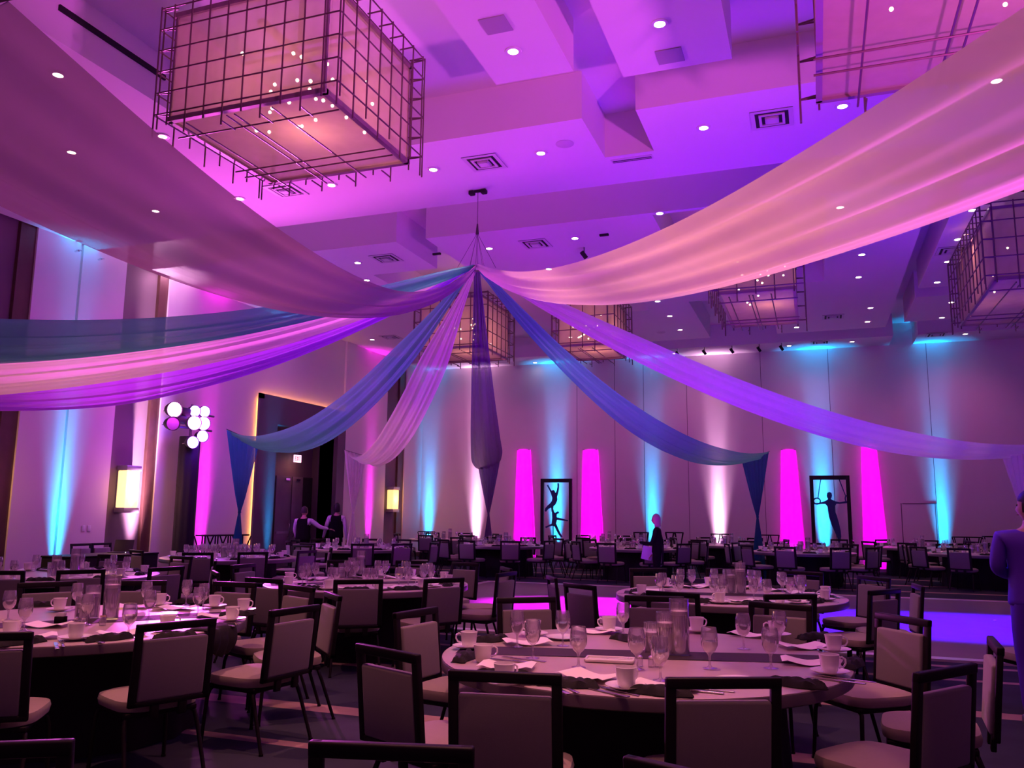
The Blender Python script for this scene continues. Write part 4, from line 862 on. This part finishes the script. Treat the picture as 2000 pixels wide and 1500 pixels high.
for px, py, wpx, ax, v0_, t in ((833, 1038, 33, 1, 26.9, 'dark folding tray stand before the cyan beam by far left corner'), (1252, 1040, 30, 1, 25.9, 'dark folding tray stand left of the blonde woman'), (1317, 1040, 36, 1, 26.9, 'dark folding tray stand right of the blonde woman'), (1408, 1043, 40, 1, 26.6, 'dark folding tray stand before the white wall beam'), (1503, 1045, 38, 1, 26.9, 'dark folding tray stand left of the magenta column'),
                         (1888, 1049, 52, 1, 26.4, 'dark folding tray stand at far right, left one'), (1944, 1048, 46, 1, 26.6, 'dark folding tray stand at far right, right one')):
    v = 27.6; P = at(px, py, ax, v); D = (P-CAMO).dot(FW); side_table(P.x, P.y, radians(4), wpx/FPX*D, P.z, .40, t)
P = at(436, 1045, 0, XL+1.0); D = (P-CAMO).dot(FW); side_table(P.x, P.y, radians(70), 95/FPX*D*1.15, P.z, .5, 'long dark folding service stand behind the glass crowded table', 4)
# laptop table by the left wall
P0, P1 = atz(150, 1082, .80), atz(330, 1082, .80)
x0, y0, x1, y1 = -12.6, 11.0, -11.9, 12.9
lt = empty('laptop_table', (-12.25, 11.95, 0), 0, 'dark draped rectangular table holding the open laptop by the left wall', 'table')
MB().rbox(-.38, .38, -.98, .98, .77, .80, .006).build('tabletop', M_FRAME, lt); MB().rbox(-.37, .37, -.97, .97, .01, .77, .01).build('black_cloth', M_SKIRT, lt)
P = atz(252, 1070, .81); P = Vector((-12.3, 12.35, .80))
pc = atz(250, 1076, .80)
lp = empty('laptop', (pc.x if -12.7 < pc.x < -11.8 else -12.3, 12.4, .80), radians(20), 'open dark laptop on the draped table before the white wall beam', 'laptop')
MB().rbox(-.18, .18, -.13, .13, .001, .018, .004).build('keyboard_base', M_CHROME, lp)
MB().rbox(-.18, .18, .12, .13, .0, .26, .004, M=Matrix.Translation((0, -.02, .012)) @ Matrix.Rotation(radians(-14), 4, 'X')).build('screen_lid', mat('laptop_lid', (.05, .035, .05), .5), lp)
MB().ball((.16, -.13, .012), .006, 8, 6).build('status_light', mat('status_led', (1, 1, 1), .4, emit=(1, .9, 1), es=10), lp)

# ---------------------------------------------------------------- people
def skin_body(name, chains, m, parent, sub=2):
    bm = bmesh.new(); L = bm.verts.layers.skin.verify(); made = {}
    first = True
    for ch in chains:
        prev = None
        for key in ch:
            nm, co, r = key
            if nm in made: v = made[nm]
            else:
                v = bm.verts.new(co); rr = r if isinstance(r, tuple) else (r, r); v[L].radius = rr; v[L].use_root = first; first = False; made[nm] = v
            if prev is not None and bm.edges.get((prev, v)) is None: bm.edges.new((prev, v))
            prev = v
    me = bpy.data.meshes.new(name); bm.to_mesh(me); bm.free(); me.materials.append(m)
    o = bpy.data.objects.new(name, me); COL.objects.link(o); o.parent = parent
    s = o.modifiers.new('skin', 'SKIN'); s.use_smooth_shade = True; s.branch_smoothing = .5
    u = o.modifiers.new('sub', 'SUBSURF'); u.levels = sub; u.render_levels = sub
    return o
def hand(parent, wrist, d, up, m, s=1.0, curl=.3):
    d = Vector(d).normalized(); up = Vector(up); up = (up-d*up.dot(d)).normalized(); w = d.cross(up); P = Vector(wrist)
    ch = [[('p0', P, .020*s), ('p1', P+d*.045*s, (.036*s, .016*s)), ('p2', P+d*.085*s, (.036*s, .014*s))]]
    parent = skin_body('hand', ch, m, parent, 2)
    for k, (o_, L) in enumerate(((-.030, .062), (-.010, .075), (.010, .080), (.030, .072))):
        b = P+d*.080*s+w*o_*s; q = []
        for j in range(4):
            a = curl*j; q.append(('f%d%d' % (k, j), b.copy(), .0095*s*(1-.1*j))); b = b+(d*cos(a)-up*sin(a))*L*s/3
        skin_body('finger', [q], m, parent, 1)
    b = P+d*.025*s+w*.030*s; skin_body('thumb', [[('t0', b, .011*s), ('t1', b+(d*.6+w*.8)*.03*s, .011*s), ('t2', b+(d*.9+w*.5)*.058*s, .009*s)]], m, parent, 1)
def person(loc, rz, H, label, pose, mats, hair='short', bulk=1.0):
    r = empty('person', loc, rz, label, 'person'); k = H/1.75
    msk, mtop, mleg, mvest, mhair, mshoe = mats
    def v(x, y, z): return Vector((x*k, y*k, z*k))
    hipz = .93
    st = pose.get('stance', .10)
    R = lambda a: a*k*bulk
    torso = [('pel', v(0, 0, hipz), (R(.165), R(.115))), ('wai', v(0, 0, 1.10), (R(.145), R(.105))), ('che', v(0, -.005, 1.30), (R(.175), R(.12))), ('sho', v(0, -.01, 1.43), (R(.13), R(.085))), ('nec', v(0, 0, 1.505), R(.055)), ('hd0', v(0, .012, 1.56), R(.062))]
    def leg(s): return [('pel', 0, 0), ('hip%d' % s, v(s*.09, 0, .86), R(.098)), ('kne%d' % s, v(s*(st+.0), .02, .49), R(.062)), ('ank%d' % s, v(s*st*1.05, -.01, .09), R(.042)), ('toe%d' % s, v(s*st*1.15, .13, .035), (R(.042), R(.03)))]
    def arm(s): e, h = pose['arms'][0 if s < 0 else 1]; return [('sho', 0, 0), ('del%d' % s, v(s*.185*bulk, -.01, 1.415), R(.058)), ('elb%d' % s, v(*e), R(.044)), ('wri%d' % s, v(*h), R(.028))]
    def grow(chs, g): return [[(n, c, (tuple(q*g for q in rr) if isinstance(rr, tuple) else rr*g)) for n, c, rr in ch] for ch in chs]
    skin_body('body', grow([torso[:4]], .86)[:1] and [[(n, c, (tuple(q*.84 for q in rr) if isinstance(rr, tuple) else rr*.9)) if n in ('pel', 'wai', 'che', 'sho') else (n, c, rr) for n, c, rr in torso], grow([leg(-1)], .95)[0], grow([leg(1)], .95)[0], grow([arm(-1)], .84)[0], grow([arm(1)], .84)[0]], msk, r)
    skin_body('trousers', grow([[('pel', v(0, 0, hipz+.06), (R(.168), R(.12)))] + leg(1)[1:4]], 1.12) if False else grow([[('tw', v(0, 0, hipz+.15), (R(.158), R(.112))), ('pel', v(0, 0, hipz+.03), (R(.165), R(.118)))] + leg(1)[1:4], [('pel', 0, 0)] + leg(-1)[1:4]], 1.13), mleg, r)
    skin_body('shirt', grow([[('sb', v(0, 0, hipz-.06), (R(.165), R(.12)))] + torso[0:4] + [('col', v(0, -.002, 1.495), R(.062))], arm(-1), arm(1)], 1.16), mtop, r)
    if mvest: skin_body('vest', grow([[('vb', v(0, 0, hipz-.07), (R(.168), R(.12))), ('pel', v(0, 0, hipz+.04), (R(.166), R(.12)))] + torso[1:3] + [('sho', v(0, -.012, 1.425), (R(.155), R(.092))), ('vt', v(0, -.014, 1.475), (R(.10), R(.07)))], [('sho', 0, 0), ('vsl', v(-.125*bulk, -.012, 1.425), R(.062))], [('sho', 0, 0), ('vsr', v(.125*bulk, -.012, 1.425), R(.062))]], 1.27), mvest, r)
    # head with a face
    h = MB(); rows, n = 18, 24; vs = []
    hc = v(0, .018, 1.645); yaw = pose.get('head', 0); RM = Matrix.Rotation(yaw, 3, 'Z')
    for i in range(rows+1):
        a = -pi/2+pi*i/rows; z = sin(a)*.122
        for j in range(n):
            t = 2*pi*j/n; rx = .074*cos(a)**.85 if cos(a) > 0 else 0; ry = .092*cos(a)**.85 if cos(a) > 0 else 0
            if z < -.03: rx *= 1+(z+.03)*2.6; ry *= 1+(z+.03)*1.2
            x, y = rx*sin(t), ry*cos(t); fr = max(0, cos(t))**6
            if -.045 < z < .02: y += fr*.018*(1-abs(z+.02)/.045)              # nose
            if abs(z-.012) < .02: y -= .008*max(0, cos(t-.42))**20+.008*max(0, cos(t+.42))**20   # eye sockets
            if abs(z+.062) < .014: y += .005*max(0, cos(t))**8                  # lips
            if z < -.09: y += .006*max(0, cos(t))**4                            # chin
            vs.append(hc+RM @ (Vector((x, y, z))*k))
    h.add(vs, [(i*n+j, i*n+(j+1) % n, (i+1)*n+(j+1) % n, (i+1)*n+j) for i in range(rows) for j in range(n)], True).build('head', msk, r)
    e = MB()
    for s in (-1, 1): e.ball(hc+RM @ (Vector((s*.076, -.005, -.01))*k), .026*k, 8, 6, (.3, .6, 1))
    e.build('ears', msk, r)
    e = MB()
    for s in (-1, 1): e.ball(hc+RM @ (Vector((s*.031, .076, .012))*k), .011*k, 10, 6)
    e.build('eyes', mat('eye_dark', (.05, .03, .03), .2), r)
    MB().tube([hc+RM @ (Vector((x, .090-.25*x*x*10, -.062))*k) for x in (-.022, -.01, 0, .01, .022)], .0045*k, 6).build('mouth', mat('lips', (.35, .12, .12), .5), r)
    g = MB(); vs = []; long_ = hair == 'long'; bob = hair == 'bob'; cap = hair == 'cap'
    for i in range(15):
        q = i/14; lim = -.16 if long_ else (-.10 if bob else -.045)
        z = .134-(.134-lim)*q; base = max(.05, cos(math.asin(max(-1, min(1, z/.136))))) if z > 0 else 1-.25*(abs(z)/.16)**2*(0 if long_ else 1)
        for j in range(n):
            t = 2*pi*j/n; f = max(0, cos(t)); cut = 0
            rx, ry = .087*base, .103*base
            x, y = rx*sin(t), ry*cos(t)-.008
            if z < .075 and f > .35: y = min(y, (.02 if z < .04 else .07)); 
            vs.append(hc+RM @ (Vector((x*(1.05 if bob and z < 0 else 1), y, z))*k))
    g.add(vs, [(i*n+j, i*n+(j+1) % n, (i+1)*n+(j+1) % n, (i+1)*n+j) for i in range(14) for j in range(n)]+[tuple(range(n))], True)
    if cap: g.tube([hc+RM @ (Vector((x, .12-.9*x*x*4, .045))*k) for x in (-.07, -.035, 0, .035, .07)], .02*k, 6, flat=.3)
    g.build('cap' if cap else 'hair', mhair, r)
    for s in (0, 1):
        e_, w_ = pose['arms'][s]; d = (v(*w_)-v(*e_)); hand(r, v(*w_)+d.normalized()*.01, d, pose.get('hup', (0, .2, 1)), msk, k, pose.get('curl', .35))
    for s in (-1, 1):
        MB().rbox(-.045*k, .045*k, -.11*k, .17*k, 0, .075*k, .02*k, 3, Matrix.Translation(v(s*st*1.1, .0, 0))).build('shoe', mshoe, r)
    return r
SK = mat('skin', (.50, .28, .22), .55); SHW = mat('white_shirt_cloth', (.62, .55, .62), .8); BLK = mat('black_clothing', (.007, .005, .007), .9, spec=.1)
HB = mat('black_hair', (.012, .009, .010), .5); HBR = mat('dark_brown_hair', (.05, .03, .03), .6); HBL = mat('blonde_hair', (.40, .30, .26), .7); SHO = mat('black_shoe', (.01, .01, .01), .3)
P = atd(592, 1050, 20.8); person((P.x, P.y, 0), radians(8), 1.70, 'server seen from behind in black vest, arm stretched right', {'arms': [((-.25, .02, 1.16), (-.23, .12, .93)), ((.40, .10, 1.25), (.60, .22, 1.20))], 'head': -.3}, (SK, SHW, BLK, BLK, HBR, SHO), 'short', 1.08)
P = atd(656, 1050, 21.4); person((P.x, P.y, 0), radians(20), 1.80, 'server with black bob hair in black vest, arms hanging down', {'arms': [((-.26, -.02, 1.14), (-.33, .06, .90)), ((.24, -.02, 1.14), (.26, .05, .88))], 'head': 0}, (SK, SHW, BLK, BLK, HB, SHO), 'bob', .98)
Pw = atd(1283, 1050, 17.3); bw = person((Pw.x, Pw.y, 0), radians(96), 1.60, 'blonde woman in black facing left, papers held at her hip', {'arms': [((-.22, .10, 1.10), (-.20, .38, 1.13)), ((.20, -.10, 1.10), (.22, .12, .86))], 'head': -.1}, (SK, BLK, BLK, None, HBL, SHO), 'long', .98)
q = Matrix.Rotation(radians(96), 3, 'Z') @ Vector((.23, .22, .80)); 
pp = MB().rbox(-.004, .004, -.11, .11, -.14, .14, .001).rbox(.006, .009, -.105, .115, -.135, .13, .001).build('held_papers', mat('pale_blue_papers', (.60, .66, .85), .7), loc=Pw.xy.to_3d()+q); pp.rotation_euler = (.2, 0, radians(96)); tag(pp, 'pale papers held by the blonde woman', 'papers')
BLS = mat('blue_lit_shirt', (.09, .02, .42), .6)  # violet blue of the light is put into the cloth colour
P = atd(2013, 1000, 6.6); person((P.x, P.y, 0), radians(-5), 1.80, 'man in blue lit shirt cut by the right picture edge', {'arms': [((-.262, -.03, 1.16), (-.10, .20, 1.10)), ((.262, -.03, 1.16), (.10, .22, 1.08))], 'head': 1.0}, (SK, BLS, BLS, None, HB, SHO), 'short', 1.16)
lamp('edge_beam', 'SPOT', (-2.0, 11.5, 4.8), BLUEV, 900, aim=(P.x, P.y, 1.2), spot_size=radians(14), spot_blend=.6, shadow_soft_size=.1)
